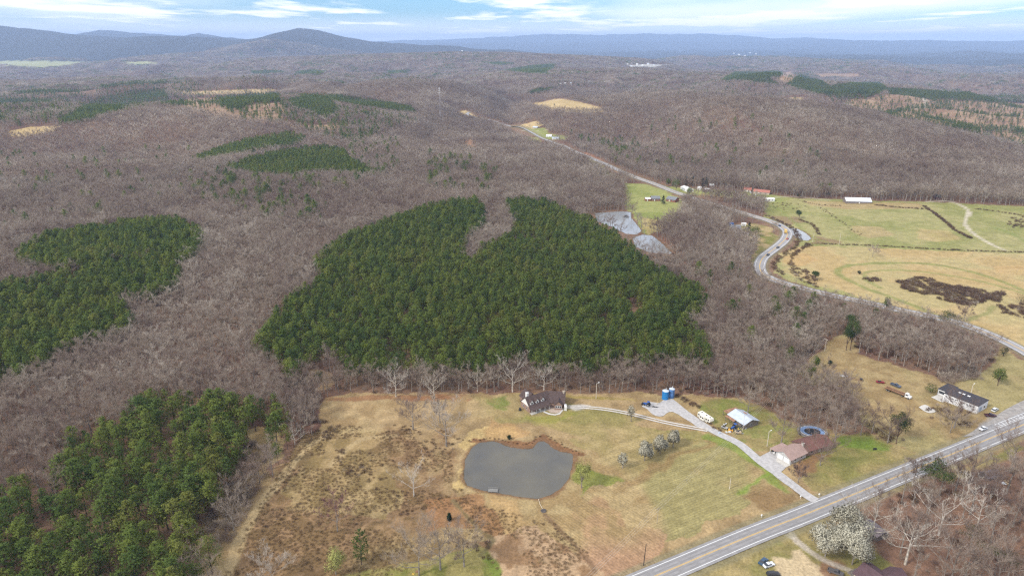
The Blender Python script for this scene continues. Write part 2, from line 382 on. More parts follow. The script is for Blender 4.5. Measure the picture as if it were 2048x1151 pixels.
PINES = {   # outline of the crowns as seen, plus the height of the trees, spacing
 'centre': ([(1008, 402), (1080, 398), (1125, 420), (1170, 436), (1225, 462), (1262, 492), (1300, 530), (1362, 558), (1413, 585), (1402, 622), (1378, 640), (1400, 668), (1425, 705), (1418, 722), (1330, 716), (1230, 724), (1180, 742), (1100, 738), (1040, 722), (1000, 736), (930, 742), (850, 738), (770, 738), (700, 738), (672, 712), (640, 705), (600, 738), (585, 752), (560, 722), (522, 706), (512, 684), (545, 630), (592, 588), (640, 560), (630, 532), (650, 500), (700, 470), (760, 445), (840, 418), (900, 403), (952, 398), (966, 410), (970, 448), (935, 478), (926, 512), (948, 522), (962, 498), (1005, 478), (1024, 466), (1030, 440), (1018, 420)], 15.5, 4.9),
 'left_mid': ([(28, 505), (92, 470), (170, 455), (250, 442), (350, 438), (395, 452), (408, 480), (395, 508), (340, 505), (260, 522), (230, 518), (180, 522), (100, 538), (40, 522)], 15.5, 4.6),
 'left_low': ([(-200, 545), (0, 565), (75, 556), (120, 540), (200, 522), (255, 524), (330, 508), (395, 512), (352, 530), (362, 545), (350, 572), (300, 588), (245, 598), (250, 620), (268, 640), (268, 655), (222, 668), (170, 688), (110, 712), (60, 738), (0, 762), (-200, 800)], 16, 4.8),
 'corner': ([(-200, 990), (0, 985), (40, 968), (60, 958), (80, 985), (110, 1000), (112, 950), (125, 905), (150, 868), (190, 848), (258, 828), (275, 794), (330, 790), (400, 796), (470, 800), (505, 808), (516, 838), (497, 880), (468, 925), (440, 975), (408, 1028), (380, 1075), (370, 1105), (395, 1160), (330, 1500), (-200, 1400)], 17, 6.6),
 'corner_r': ([(520, 800), (560, 800), (572, 820), (590, 850), (590, 880), (560, 905), (535, 895), (525, 860)], 14, 7.0),
 'mid_a': ([(385, 318), (440, 296), (500, 277), (580, 264), (612, 274), (600, 288), (540, 298), (470, 308), (400, 323)], 14, 5.2),
 'mid_b': ([(438, 337), (500, 316), (570, 300), (650, 291), (690, 300), (700, 318), (748, 338), (740, 350), (650, 344), (560, 352), (480, 344)], 14, 5.2),
 'band_a': ([(430, 192), (500, 186), (560, 186), (565, 200), (500, 202), (485, 215), (455, 214)], 13, 6),
 'band_b': ([(575, 198), (640, 190), (670, 208), (680, 222), (650, 238), (620, 222), (580, 212)], 13, 6),
 'band_c': ([(565, 188), (650, 186), (740, 198), (820, 212), (835, 226), (780, 222), (690, 208), (600, 194)], 13, 7),
 'left_a': ([(-60, 198), (40, 196), (108, 196), (100, 206), (40, 210), (-60, 212)], 13, 6),
 'left_b': ([(150, 222), (200, 192), (260, 180), (330, 176), (338, 198), (270, 208), (215, 228), (165, 242), (120, 250), (118, 238)], 13, 7),
 'left_c': ([(200, 170), (300, 158), (370, 158), (370, 165), (280, 172), (210, 178)], 13, 8),
 'left_d': ([(0, 172), (120, 170), (200, 172), (190, 184), (80, 190), (0, 184)], 13, 11),
 'right_a': ([(1440, 162), (1470, 143), (1530, 143), (1565, 142), (1560, 152), (1540, 156), (1560, 170), (1530, 166), (1500, 162), (1470, 160)], 13, 6),
 'right_b': ([(1600, 150), (1640, 160), (1660, 172), (1700, 166), (1760, 164), (1778, 180), (1740, 192), (1690, 195), (1640, 188), (1590, 176), (1570, 168)], 13, 6),
 'right_c': ([(1770, 176), (1850, 180), (2060, 190), (2200, 196), (2200, 210), (2060, 204), (1950, 200), (1850, 194), (1780, 188)], 13, 6),
 'right_d': ([(1755, 222), (1830, 230), (1900, 240), (1955, 250), (2060, 252), (2060, 262), (1940, 262), (1860, 250), (1780, 236)], 13, 7),
 'far_a': ([(1008, 140), (1060, 131), (1112, 128), (1106, 138), (1088, 148), (1045, 147)], 13, 8),
 'far_b': ([(965, 126), (1000, 124), (1032, 127), (1000, 131)], 13, 8),
 'far_c': ([(588, 144), (620, 140), (655, 142), (640, 148), (595, 149)], 13, 8),
 'far_d': ([(500, 142), (560, 140), (570, 145), (510, 149)], 13, 9),
 'far_e': ([(1056, 184), (1080, 176), (1112, 175), (1090, 182), (1060, 188)], 13, 7),
 'far_f': ([(768, 142), (822, 139), (815, 146), (780, 149)], 13, 9),
}
SPARSE = [  # scattered evergreens among the bare trees: outline, chance per bare-tree site, height
 ([(560, 205), (760, 230), (840, 250), (760, 275), (700, 300), (620, 270), (560, 245)], .16, 12),
 ([(420, 200), (560, 215), (590, 250), (480, 250)], .18, 11),
 ([(0, 160), (380, 160), (440, 200), (200, 240), (0, 262)], .16, 12),
 ([(1640, 196), (2060, 205), (2060, 310), (1900, 262), (1700, 226)], .20, 10),
 ([(1480, 132), (1850, 150), (2060, 180), (1850, 176), (1650, 150)], .25, 12),
 ([(380, 360), (640, 370), (700, 420), (640, 470), (520, 450), (380, 400)], .06, 14),
 ([(700, 280), (800, 290), (800, 370), (660, 400)], .05, 13),
 ([(1200, 330), (1300, 250), (1500, 230), (1700, 360), (1500, 380), (1300, 350)], .018, 13),
 ([(850, 320), (1000, 340), (980, 400), (860, 390)], .04, 14),
 ([(1380, 560), (1500, 560), (1700, 640), (1640, 700), (1450, 660)], .035, 12),
 ([(1120, 270), (1300, 290), (1240, 320)], .10, 13),
 ([(0, 320), (380, 300), (380, 420), (0, 480)], .012, 13),
 ([(1100, 130), (2060, 130), (2060, 240), (1100, 180)], .02, 12),
 ([(0, 90), (2048, 90), (2048, 170), (0, 170)], .04, 12),
 ([(1450, 640), (1640, 680), (1600, 740), (1500, 760)], .04, 12),
]
BRUSH = [  # thickets in the open ground: outline, spacing m, height
 ([(1300, 575), (1340, 557), (1400, 560), (1480, 580), (1520, 560), (1500, 600), (1400, 610), (1320, 590)], 0, 0),
]
SHRUB_ZONES = [
 ([(1800, 565), (1830, 553), (1870, 560), (1910, 572), (1960, 580), (1975, 600), (1940, 612), (1890, 602), (1840, 585), (1802, 576)], 1.7, 2.3),
 ([(1960, 580), (2010, 585), (2005, 605), (1970, 600)], 1.8, 2.2),
 ([(1725, 555), (1760, 553), (1765, 566), (1735, 568)], 2.0, 1.6),
 ([(1580, 512), (1575, 535), (1600, 560), (1640, 575), (1628, 550), (1590, 530)], 2.4, 1.8),
 ([(1990, 610), (2060, 600), (2060, 640), (2010, 628)], 2.2, 2.2),
 ([(2020, 440), (2060, 425), (2060, 460), (2016, 455)], 4, 2.5),
 ([(1490, 400), (1600, 408), (1625, 415), (1560, 420)], 7, 1.6),
 ([(1640, 596), (1700, 600), (1800, 632), (1900, 660), (1890, 668), (1760, 628), (1660, 604)], 3.8, 1.8),
 ([(640, 890), (690, 905), (700, 935), (760, 920), (780, 950), (720, 960), (660, 920)], 3.6, 1.3),
 ([(690, 925), (760, 935), (750, 955), (700, 950)], 2.6, 1.2),
 ([(755, 985), (830, 985), (870, 1000), (850, 1035), (790, 1030)], 4.0, 1.0),
 ([(600, 850), (640, 838), (675, 850), (672, 868), (640, 880), (612, 872)], 2.4, 2.0),
 ([(560, 1000), (640, 960), (700, 1000), (650, 1090), (560, 1110), (520, 1080)], 6.0, .9),
 ([(880, 1075), (940, 1070), (985, 1080), (1000, 1110), (960, 1100), (900, 1095)], 3.2, 1.4),
 ([(790, 850), (840, 850), (850, 880), (800, 875)], 3.4, 1.2),
 ([(850, 880), (920, 880), (925, 900), (870, 905)], 3.0, 1.2),
 ([(1860, 800), (1930, 810), (1945, 850), (1900, 855), (1850, 835)], 3.0, 2.0),
 ([(1730, 845), (1790, 855), (1830, 885), (1760, 878), (1735, 868)], 2.8, 2.2),
 ([(1690, 655), (1740, 672), (1800, 700), (1880, 740), (1860, 745), (1760, 712), (1700, 690)], 4.2, 2.0),
 ([(1745, 985), (1810, 960), (1880, 990), (1860, 1020), (1790, 1010)], 3.6, 2.2),
 ([(1700, 1015), (1745, 1000), (1760, 1020), (1720, 1035)], 3.6, 1.8),
 ([(1380, 440), (1480, 450), (1440, 480), (1380, 470)], 5, 2),
 ([(1370, 815), (1400, 805), (1420, 815), (1395, 822)], 3.2, 1.6),
 ([(1290, 770), (1400, 775), (1520, 790), (1530, 800), (1400, 790), (1300, 785)], 3.6, 1.7),
]
SAPLINGS = [[(412, 1070), (436, 990), (476, 905), (500, 880), (545, 905), (530, 965), (500, 1020), (465, 1075), (440, 1110)], [(560, 760), (600, 745), (640, 800), (640, 850), (600, 850), (570, 800)], [(1560, 700), (1640, 650), (1640, 690), (1570, 760)], [(1870, 740), (1960, 735), (1960, 760), (1880, 770)]]
HEDGES = [  # fence rows and stream banks grown up with brush: polyline, spacing m, height, width m
 ([(1610, 487), (1700, 490), (1760, 492), (1830, 496), (1900, 500), (1960, 502), (2060, 505)], 1.6, 1.5, 2),
 ([(1848, 412), (1880, 435), (1910, 460), (1942, 477)], 1.7, 1.8, 3),
 ([(1950, 418), (2000, 424), (2048, 432)], 1.9, 1.7, 2),
 ([(1600, 402), (1640, 410), (1680, 412)], 2.5, 1.4, 2),
 ([(1750, 410), (1800, 415), (1850, 418)], 2.0, 1.6, 3),
 ([(1640, 415), (1680, 440), (1720, 470)], 5.0, 1.0, 5),
 ([(1565, 548), (1548, 530), (1566, 510), (1592, 492), (1597, 472), (1578, 452), (1535, 432)], 2.4, 1.6, 5),
 ([(1618, 488), (1600, 500), (1582, 512)], 2.0, 1.8, 5),
 ([(1600, 440), (1625, 450), (1640, 470)], 2.4, 1.5, 3),
 ([(410, 1030), (450, 960), (500, 890)], 3.0, 2.0, 8),
 ([(1400, 815), (1380, 805), (1350, 792)], 1.6, 1.5, 3),
 ([(1425, 850), (1440, 862)], 1.6, 1.2, 2),
 ([(940, 1060), (955, 1100), (975, 1120)], 2.2, .9, 2),
 ([(900, 870), (930, 880), (990, 878), (1050, 888), (1090, 872), (1140, 898), (1160, 905)], 1.5, .7, 2),
]
PONDP = [(928, 942), (930, 918), (944, 894), (960, 884), (985, 881), (1003, 885), (1022, 893), (1045, 897), (1066, 895), (1074, 884), (1086, 880), (1096, 886), (1106, 896), (1120, 902), (1140, 905), (1147, 911), (1144, 932), (1138, 955), (1122, 975), (1100, 989), (1077, 996), (1045, 993), (1005, 986), (965, 979), (934, 969), (928, 956)]
PONDS = [(PONDP, 'farm_pond', 'grey farm pond in the dry field'),
 ([(1190, 424), (1240, 422), (1261, 424), (1262, 434), (1272, 446), (1283, 461), (1272, 468), (1252, 466), (1225, 452), (1195, 440)], 'upper_pond', ''),
 ([(1266, 474), (1285, 468), (1304, 470), (1322, 484), (1338, 500), (1346, 508), (1300, 504), (1270, 492)], 'lower_pond', ''),
 ([(1579, 456), (1594, 457), (1612, 466), (1622, 476), (1616, 481), (1600, 479), (1586, 468)], 'roadside_pond', '')]

HWY = [(1180, 1205), (1313, 1150), (1500, 1071), (1600, 1032), (1700, 991), (1775, 960), (1900, 909), (2044, 850), (2300, 748)]
FARHWY = [(2300, 835), (2150, 765), (2048, 702), (1985, 671), (1925, 648), (1860, 632), (1800, 620), (1740, 606), (1680, 594), (1620, 580), (1570, 567), (1540, 556), (1524, 546), (1519, 532), (1526, 515), (1545, 500), (1563, 486), (1573, 474), (1574, 462), (1562, 452), (1540, 442), (1500, 430), (1450, 415), (1400, 400), (1350, 384), (1310, 368), (1260, 350), (1215, 330), (1180, 315), (1140, 298), (1105, 284), (1070, 268), (1030, 253), (990, 243), (955, 236), (935, 229), (938, 224)]
DRIVE = [(1632, 1001), (1610, 988), (1560, 950), (1525, 926), (1480, 888), (1450, 873), (1420, 858), (1400, 845), (1370, 825), (1347, 806), (1337, 799)]
DRIVE2 = [(1130, 813), (1165, 814), (1210, 818), (1260, 827), (1320, 842), (1370, 852), (1415, 860)]

def poly_world(pl): return [tuple(G(px, py)[:2]) for px, py in pl]
def smooth_line(P, step):
    """Catmull-Rom through world points, resampled"""
    P = [np.array(p, float) for p in P]; P = [2 * P[0] - P[1]] + P + [2 * P[-1] - P[-2]]
    out = []
    for i in range(1, len(P) - 2):
        L = np.linalg.norm(P[i + 1] - P[i]); n = max(2, int(L / step))
        for k in range(n):
            t = k / n
            out.append(0.5 * ((2 * P[i]) + (-P[i - 1] + P[i + 1]) * t + (2 * P[i - 1] - 5 * P[i] + 4 * P[i + 1] - P[i + 2]) * t * t + (-P[i - 1] + 3 * P[i] - 3 * P[i + 1] + P[i + 2]) * t ** 3))
    out.append(P[-2]); return np.array(out)
def dist_line(x, y, L):
    """distance of points to a resampled world polyline"""
    bx0, by0 = L.min(0) - 30; bx1, by1 = L.max(0) + 30
    d = np.full(x.shape, 1e6)
    s = (x > bx0) & (x < bx1) & (y > by0) & (y < by1)
    xs = x[s]; ys = y[s]; best = np.full(xs.shape, 1e12)
    for i in range(len(L) - 1):
        ax, ay = L[i]; bx, by = L[i + 1]; vx, vy = bx - ax, by - ay; q = vx * vx + vy * vy + 1e-9
        t = np.clip(((xs - ax) * vx + (ys - ay) * vy) / q, 0, 1)
        best = np.minimum(best, (xs - ax - t * vx) ** 2 + (ys - ay - t * vy) ** 2)
    d[s] = np.sqrt(best); return d
HW = smooth_line(poly_world(HWY), 8)
FH = smooth_line(poly_world(FARHWY), 8)
DR = smooth_line(poly_world(DRIVE), 3)
DR2 = smooth_line(poly_world(DRIVE2), 3)
POND_W = [np.array(poly_world(p[0])) for p in PONDS]
POND_Z = [min(hz1(x, y) for x, y in w) - 0.15 for w in POND_W]
def zone_px(x, y, z=None):
    if z is None: z = H(x, y)
    return project(x, y, z)
def warp(px, py, x, y, a=1.0):
    """ragged edges: shift by world noise, amount scaled with distance"""
    r = np.hypot(x, y); k = a * 1365 / np.maximum(r, 150)
    n1 = fbm(x / 9, y / 9, 3, 51) - .5; n2 = fbm(x / 9, y / 9, 3, 57) - .5
    return px + n1 * 9 * k, py + n2 * 4.5 * k * np.clip(180 / r, .05, 1)

# ------------------------------------------------------------------ ground sheet (one polar sheet out to the horizon)
def in_any_water(x, y):
    m = np.zeros(x.shape, bool)
    for w in POND_W: m |= inpoly(x, y, w)
    return m
def build_ground():
    def rings(a, b, g):
        out = [a]
        while out[-1] < b: out.append(out[-1] * (1 + g))
        return out[:-1]
    R = [0.5, 20, 60, 100] + rings(150, 900, 0.0033) + rings(900, 3000, 0.0042) + rings(3000, 16000, 0.0075) + rings(16000, 36000, 0.02) + [36000]
    R = np.array(R)
    A = np.concatenate([np.radians(np.linspace(-180, -48, 34))[:-1], np.radians(np.linspace(-48, 48, 520)), np.radians(np.linspace(48, 180, 34))[1:-1]])
    nr, na = len(R), len(A)
    rr, aa = np.meshgrid(R, A, indexing='ij')
    x = (rr * np.sin(aa)).ravel(); y = (rr * np.cos(aa)).ravel()
    z = H(x, y)
    # pond basins and road beds are cut into the sheet
    fz = z.copy()
    for w, pz in zip(POND_W, POND_Z):
        ins = inpoly(x, y, w); d = dist_line(x, y, np.vstack([w, w[:1]]))
        sd = np.where(ins, -d, d)
        fz = np.where(sd < 7, np.minimum(fz, pz + 0.55 * sstep(-1, 5, sd) - 1.2 * sstep(0.3, -4, sd) + 0.0), fz)
    drainage = 0
    for L, w in ((HW, 6.2), (FH, 5.6)):
        d = dist_line(x, y, L); fz = fz - 0.12 * sstep(w + 1, w - 1, d) - 0.5 * sstep(3.2, 0, np.abs(d - w - 3.5)) * (rr.ravel() < 1500)
    fz = fz + (rr.ravel() < 1300) * (~(in_any_water(x, y))) * (fbm(x / 3.2, y / 3.2, 2, 71) - .5) * 0.22
    V = np.stack([x, y, fz], 1)
    i = np.arange(nr - 1)[:, None]; j = np.arange(na)[None, :]; j1 = (j + 1) % na
    a = i * na + j; b = i * na + j1; c = (i + 1) * na + j1; d_ = (i + 1) * na + j
    F = np.stack([a, d_, c, b], -1).reshape(-1, 4)
    # ---- colours
    px, py = project(x, y, z); px, py = warp(px, py, x, y)
    behind = y < 60
    px = np.where(behind, -9999, px)
    n1 = fbm(x / 40, y / 40, 4, 81); n2 = fbm(x / 7, y / 7, 3, 83); n3 = fbm(x / 160, y / 160, 3, 85)
    col = np.zeros((len(x), 3)); row = np.zeros(len(x)); rough = np.ones(len(x))
    def C(c): return np.array(c)[None, :]
    def mix(a, b, t): return a * (1 - t[:, None]) + b * t[:, None]
    t1 = sstep(.35, .65, n1); t2 = sstep(.35, .65, n2); t3 = sstep(.35, .65, n3)
    litter = mix(C((.150, .082, .058)), C((.215, .135, .085)), t1 * .6 + t2 * .4)
    dry = mix(C((.275, .190, .088)), C((.37, .28, .140)), t2 * .6 + t1 * .4)
    russet = mix(C((.19, .118, .060)), C((.30, .19, .098)), t2)
    green = mix(C((.215, .215, .070)), C((.31, .275, .12)), t1 * .7 + t2 * .3)
    lawn = mix(C((.17, .165, .048)), C((.27, .21, .085)), t1 * .5 + t2 * .5)
    vivid = C((.125, .175, .028))
    clear = mix(C((.23, .135, .085)), C((.34, .235, .145)), t2 * .5 + t1 * .5)
    tan = mix(C((.40, .29, .13)), C((.46, .34, .17)), t1)
    dirt = C((.42, .25, .11))
    col[:] = litter
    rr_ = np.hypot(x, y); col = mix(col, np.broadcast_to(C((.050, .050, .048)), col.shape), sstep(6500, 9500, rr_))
    def paint(poly, c, amt=1.0, rg=None):
        m = inpoly(px, py, poly)
        if not (isinstance(amt, (int, float)) and amt == 1.0) and m.any():
            P_ = np.array(list(poly) + [poly[0]], float); q = np.full(px.shape, 0.0); qx, qy = px[m], py[m] * 1.6; best = np.full(qx.shape, 1e9)
            for i in range(len(P_) - 1):
                ax, ay = P_[i]; bx, by = P_[i + 1]; ay *= 1.6; by *= 1.6; vx, vy = bx - ax, by - ay; t_ = np.clip(((qx - ax) * vx + (qy - ay) * vy) / (vx * vx + vy * vy + 1e-9), 0, 1)
                best = np.minimum(best, (qx - ax - t_ * vx) ** 2 + (qy - ay - t_ * vy) ** 2)
            q[m] = sstep(0, 9 if py[m].mean() > 600 else 4, np.sqrt(best)); amt = q * amt
        if isinstance(amt, (int, float)): col[m] = (col * (1 - amt) + c * amt)[m] if amt < 1 else np.broadcast_to(c, col.shape)[m]
        else: col[m] = mix(col, np.broadcast_to(c, col.shape), amt)[m]
        if rg is not None: rough[m] = rg
        return m
    for k in ('farm', 'corner'): paint(OPEN[k], mix(dry, russet, sstep(.42, .6, n1) * .45))
    paint(OPEN['hill'], mix(dry, green, sstep(.4, .62, n1) * .55) * .92)
    paint(OPEN['pasture'], green)
    for k in ('pond_meadow', 'roadside', 'green_b', 'green_c', 'strip', 'roadhouse'): paint(OPEN[k], green * C((.9, 1.0, .8)))
    for k in ('tan_hill', 'tan_a', 'tan_b', 'tan_top', 'tan_far', 'left_tan', 'tan_left'): paint(OPEN[k], tan)
    for k in ('left_field', 'left_field2'): paint(OPEN[k], C((.34, .34, .17)))
    for k in ('clearcut_l', 'clearcut_r', 'clearcut_m', 'clearcut_n'): paint(OPEN[k], clear)
    paint(OPEN['house_knoll'], tan * .9); paint(OPEN['red_bank'], C((.30, .15, .09))); paint(OPEN['sandy'], C((.5, .42, .30)))
    paint(OPEN['homes'], mix(lawn, dry, t2)); paint(OPEN['small_clear'], C((.30, .20, .11))); paint(OPEN['town'], C((.4, .38, .34)))
    # farm: details
    P = paint
    P([(640, 792), (930, 787), (930, 800), (880, 812), (800, 806), (700, 800), (640, 800)], mix(dry, C((.24, .11, .055)), sstep(.4, .6, n2) * .5 + .25))
    P([(790, 786), (900, 787), (900, 802), (840, 808), (790, 800)], C((.25, .115, .055)), .6)
    P([(640, 800), (900, 800), (900, 870), (760, 860), (640, 850)], mix(dry, russet, t1 * .35) * C((1.02, 1., 1.03)))
    P([(600, 870), (900, 860), (900, 1010), (880, 1100), (760, 1160), (440, 1160), (520, 1010)], mix(mix(dry, russet, sstep(.38, .56, n1)), C((.13, .082, .035)), sstep(.5, .62, n2) * .75))
    P([(640, 880), (700, 875), (760, 920), (800, 990), (780, 1040), (600, 1020), (560, 980)], mix(dry, C((.17, .115, .045)), sstep(.42, .6, n2) * .8))
    P([(760, 850), (920, 860), (905, 960), (900, 1000), (820, 940)], mix(russet, dry, t2 * .5), .7)
    P([(850, 1000), (960, 985), (1010, 1040), (1020, 1080), (940, 1060), (860, 1060)], C((.27, .14, .065)) * (0.75 + .5 * n2[:, None]), .8)
    P([(960, 980), (1040, 1000), (1060, 1030), (1090, 1050), (1060, 1070), (1010, 1060), (980, 1010)], C((.44, .275, .12)), .6 * (1 - 0 * t2) * (.4 + .6 * t2))
    P([(985, 1070), (1090, 1040), (1240, 1160), (1260, 1400), (960, 1300), (950, 1090)], mix(C((.37, .25, .145)), C((.24, .145, .075)), sstep(.45, .62, n2)))
    P([(900, 1100), (960, 1085), (985, 1110), (1010, 1160), (1010, 1400), (700, 1500), (640, 1165), (720, 1140), (800, 1122)], mix(mix(lawn, green, t1), dry, sstep(.5, .66, n2) * .6) * C((.92, 1.0, .8)), .97)
    P([(960, 1118), (990, 1112), (1010, 1160), (960, 1160)], vivid, .55)
    P([(925, 920), (900, 965), (905, 985), (925, 980), (935, 972), (922, 950), (932, 915), (950, 893), (985, 878), (1040, 870), (1030, 848), (960, 852), (930, 880)], tan * C((1.0, .97, .85)))
    P([(985, 835), (1040, 845), (1070, 862), (1040, 880), (975, 878), (960, 860)], C((.38, .23, .10)), .7)
    P([(950, 885), (960, 876), (1000, 878), (1060, 884), (1090, 870), (1150, 895), (1165, 912), (1150, 912), (1120, 905), (1090, 882), (1066, 900), (1000, 890)], C((.20, .105, .05)) * (0.7 + .6 * n2[:, None]))
    P([(940, 790), (1040, 785), (1125, 788), (1140, 800), (1160, 806), (1270, 822), (1300, 840), (1260, 856), (1180, 880), (1120, 860), (1060, 846), (1000, 845), (970, 830)], mix(dry, lawn, t1 * .8 + .2), .98)
    P([(960, 792), (1010, 788), (1020, 815), (1010, 825), (985, 820)], vivid * .95, .6 * t2 + .1)
    P([(1000, 787), (1040, 784), (1200, 790), (1270, 797), (1290, 803), (1200, 800), (1130, 796), (1040, 792)], C((.24, .19, .035)), .8)
    P([(1040, 822), (1062, 828), (1120, 832), (1145, 818), (1160, 828), (1120, 848), (1080, 846), (1045, 836)], lawn * C((.85, 1., .6)), .85)
    P([(1150, 880), (1185, 858), (1250, 850), (1330, 862), (1400, 860), (1420, 876), (1400, 884), (1340, 900), (1260, 940), (1190, 910)], mix(dry, lawn, sstep(.4, .7, n1)))
    P([(1160, 975), (1145, 950), (1150, 925), (1200, 945), (1255, 958), (1220, 972), (1190, 985), (1150, 1000)], lawn * C((.78, 1.02, .55)), .8)
    m1 = P([(1395, 880), (1450, 888), (1530, 950), (1545, 965), (1470, 1030), (1330, 1080), (1240, 1010), (1250, 975)], mix(dry, C((.24, .21, .085)), sstep(.42, .6, n1) * .8)); row[m1] = 1
    m2 = P([(1080, 1040), (1150, 1000), (1230, 960), (1330, 1070), (1300, 1140), (1240, 1160), (1180, 1130)], mix(dry, C((.33, .20, .115)), t1)); row[m2] = 2
    P([(1140, 1010), (1210, 990), (1260, 1050), (1240, 1090), (1200, 1090), (1150, 1050)], C((.30, .165, .09)), .55 * t2)
    m3 = P([(1250, 870), (1330, 862), (1390, 884), (1260, 968), (1190, 920)], mix(dry, lawn, t1 * .5)); row[m3] = 1
    P([(1430, 862), (1462, 878), (1510, 905), (1560, 945), (1590, 985), (1580, 990), (1520, 950), (1470, 905), (1420, 885), (1400, 870)], vivid * 1.25, .75)
    P([(1470, 985), (1530, 938), (1545, 950), (1490, 988)], vivid * 1.35, .8)
    P([(1490, 985), (1530, 955), (1600, 995), (1560, 1030), (1500, 1020)], C((.22, .14, .065)), .7 * t1 + .2)
    P([(1240, 960), (1290, 935), (1340, 905), (1420, 878), (1440, 884), (1360, 920), (1290, 962), (1250, 978)], C((.21, .125, .055)), .55)
    P([(1445, 795), (1520, 806), (1600, 850), (1590, 890), (1540, 900), (1500, 905), (1470, 880), (1440, 860), (1400, 830), (1380, 815), (1400, 800)], mix(mix(lawn, dry, t1 * .35), vivid, sstep(.5, .62, n2) * .5), .98)
    P([(1600, 905), (1660, 880), (1720, 865), (1790, 886), (1838, 905), (1800, 935), (1720, 962), (1660, 985), (1620, 975), (1600, 950)], mix(lawn, dry, sstep(.5, .7, n1) * .6))
    P([(1655, 870), (1720, 868), (1790, 888), (1790, 905), (1740, 905), (1680, 890)], vivid * 1.1, .55 + .4 * t2)
    P([(1620, 900), (1655, 905), (1640, 945), (1590, 960), (1580, 940)], C((.22, .11, .06)), .75)
    P([(1845, 905), (1790, 930), (1700, 968), (1640, 995), (1700, 978), (1800, 940), (1870, 912), (1960, 878), (1990, 850), (1950, 865)], dry, .7)
    P([(1720, 780), (1830, 800), (1880, 830), (1860, 870), (1800, 880), (1750, 860)], mix(dry, C((.22, .14, .07)), sstep(.45, .6, n1) * .6), .6)
    P([(1955, 850), (1990, 828), (2060, 800), (2300, 720), (2300, 760), (2048, 838), (1975, 875), (1950, 870)], C((.30, .27, .24)), .8)
    # south of the highway
    P([(1390, 1120), (1560, 1050), (1640, 1020), (1660, 1060), (1740, 1090), (1800, 1160), (1800, 1500), (1250, 1500), (1340, 1160)], mix(lawn, dry, t1 * .45))
    P([(1500, 1075), (1560, 1062), (1570, 1090), (1510, 1105)], vivid, .4 * t2)
    P([(1560, 1100), (1590, 1090), (1650, 1130), (1690, 1165), (1600, 1300), (1560, 1160)], C((.50, .385, .235)), .9)
    P([(1690, 1035), (1720, 1075), (1760, 1095), (1810, 1165), (1780, 1165), (1700, 1115), (1670, 1090)], lawn * .95, .7)
    P([(1740, 1000), (1850, 955), (1960, 915), (2060, 870), (2300, 800), (2500, 1400), (1850, 1400), (1800, 1151), (1760, 1080)], C((.20, .115, .075)) * (.7 + .6 * n2[:, None]), .85)
    P([(1870, 955), (1960, 918), (2040, 880), (2060, 900), (1980, 935), (1900, 970)], mix(lawn, dry, t1), .8)
    P([(1650, 1110), (1700, 1125), (1690, 1165), (1650, 1165)], C((.20, .10, .06)), .8)
    # pasture detail
    P([(1555, 505), (1600, 492), (1700, 493), (1850, 500), (2060, 508), (2300, 515), (2400, 850), (2048, 690), (1800, 615), (1640, 570), (1570, 545)], mix(tan * .93, green, sstep(.48, .66, n1) * .5))
    P([(1560, 512), (1610, 505), (1640, 520), (1600, 535), (1560, 525)], C((.42, .25, .10)), .45)
    P([(1980, 530), (2060, 530), (2060, 555), (1990, 545)], C((.42, .27, .12)), .5)
    P([(1700, 450), (1760, 452), (1790, 470), (1740, 478), (1705, 465)], C((.40, .27, .15)), .5)
    P([(1600, 400), (1840, 405), (1845, 418), (1700, 420), (1620, 412)], mix(tan * .8, russet, t2 * .5), .8)
    P([(1830, 455), (1900, 460), (1930, 480), (1870, 485), (1835, 478)], mix(tan, russet, t2 * .5), .6)
    P([(1530, 430), (1600, 432), (1610, 445), (1570, 452)], C((.22, .14, .085)), .7)
    P([(1630, 470), (1680, 480), (1690, 488), (1620, 488)], C((.20, .12, .07)), .7)
    P([(1276, 432), (1320, 440), (1340, 452), (1300, 470), (1282, 458)], tan, .7)
    P([(1400, 385), (1450, 390), (1480, 402), (1420, 402), (1390, 396)], C((.27, .16, .095)), .7)
    P([(1330, 462), (1380, 480), (1370, 505), (1345, 500), (1320, 480)], C((.25, .12, .07)), .6)
    P([(1380, 365), (1405, 350), (1330, 355), (1320, 368)], C((.27, .14, .09)), .7)
    P([(930, 280), (944, 278), (950, 295), (935, 296)], C((.34, .17, .10)), .8)
    # gravel lane shoulders and worn tracks
    r = np.hypot(x, y)
    def track(pl, w, c, amt=.8, two=None):
        L = smooth_line(poly_world(pl), 4); d = dist_line(x, y, L) + (n2 - .5) * w * .8
        if two: t = np.maximum(sstep(w, w * .4, np.abs(d - two)), 0) * amt
        else: t = sstep(w, w * .4, d) * amt
        nonlocal col
        col = mix(col, np.broadcast_to(C(c), col.shape), t)
    track([(452, 1160), (480, 1080), (520, 1010), (560, 960), (610, 900), (650, 870)], 3.0, (.42, .31, .16), .8)
    track([(660, 930), (720, 880), (790, 870)], 2.0, (.40, .30, .16), .5)
    track([(905, 1000), (960, 1060), (985, 1080), (960, 1110)], 1.6, (.13, .11, .05), .7)
    track([(1090, 1028), (1120, 1060), (1160, 1100), (1190, 1140)], 1.3, (.15, .09, .05), .7)
    track([(1700, 530), (1760, 526), (1860, 528), (1960, 548), (2060, 585)], 4.0, (.20, .21, .065), .8)
    track([(1700, 530), (1678, 538), (1680, 550), (1730, 575), (1800, 600), (1900, 640)], 3.6, (.20, .21, .065), .8)
    track([(1760, 575), (1735, 560), (1732, 545), (1780, 540), (1860, 545), (1960, 562), (2060, 590)], 3.0, (.20, .21, .065), .7)
    track([(1935, 640), (1975, 625), (1985, 612)], 2.5, (.20, .20, .07), .7)
    track([(1855, 403), (1895, 402), (1925, 412), (1938, 425), (1930, 445), (1945, 465), (1980, 487), (2010, 500)], 2.6, (.47, .41, .31), .9)
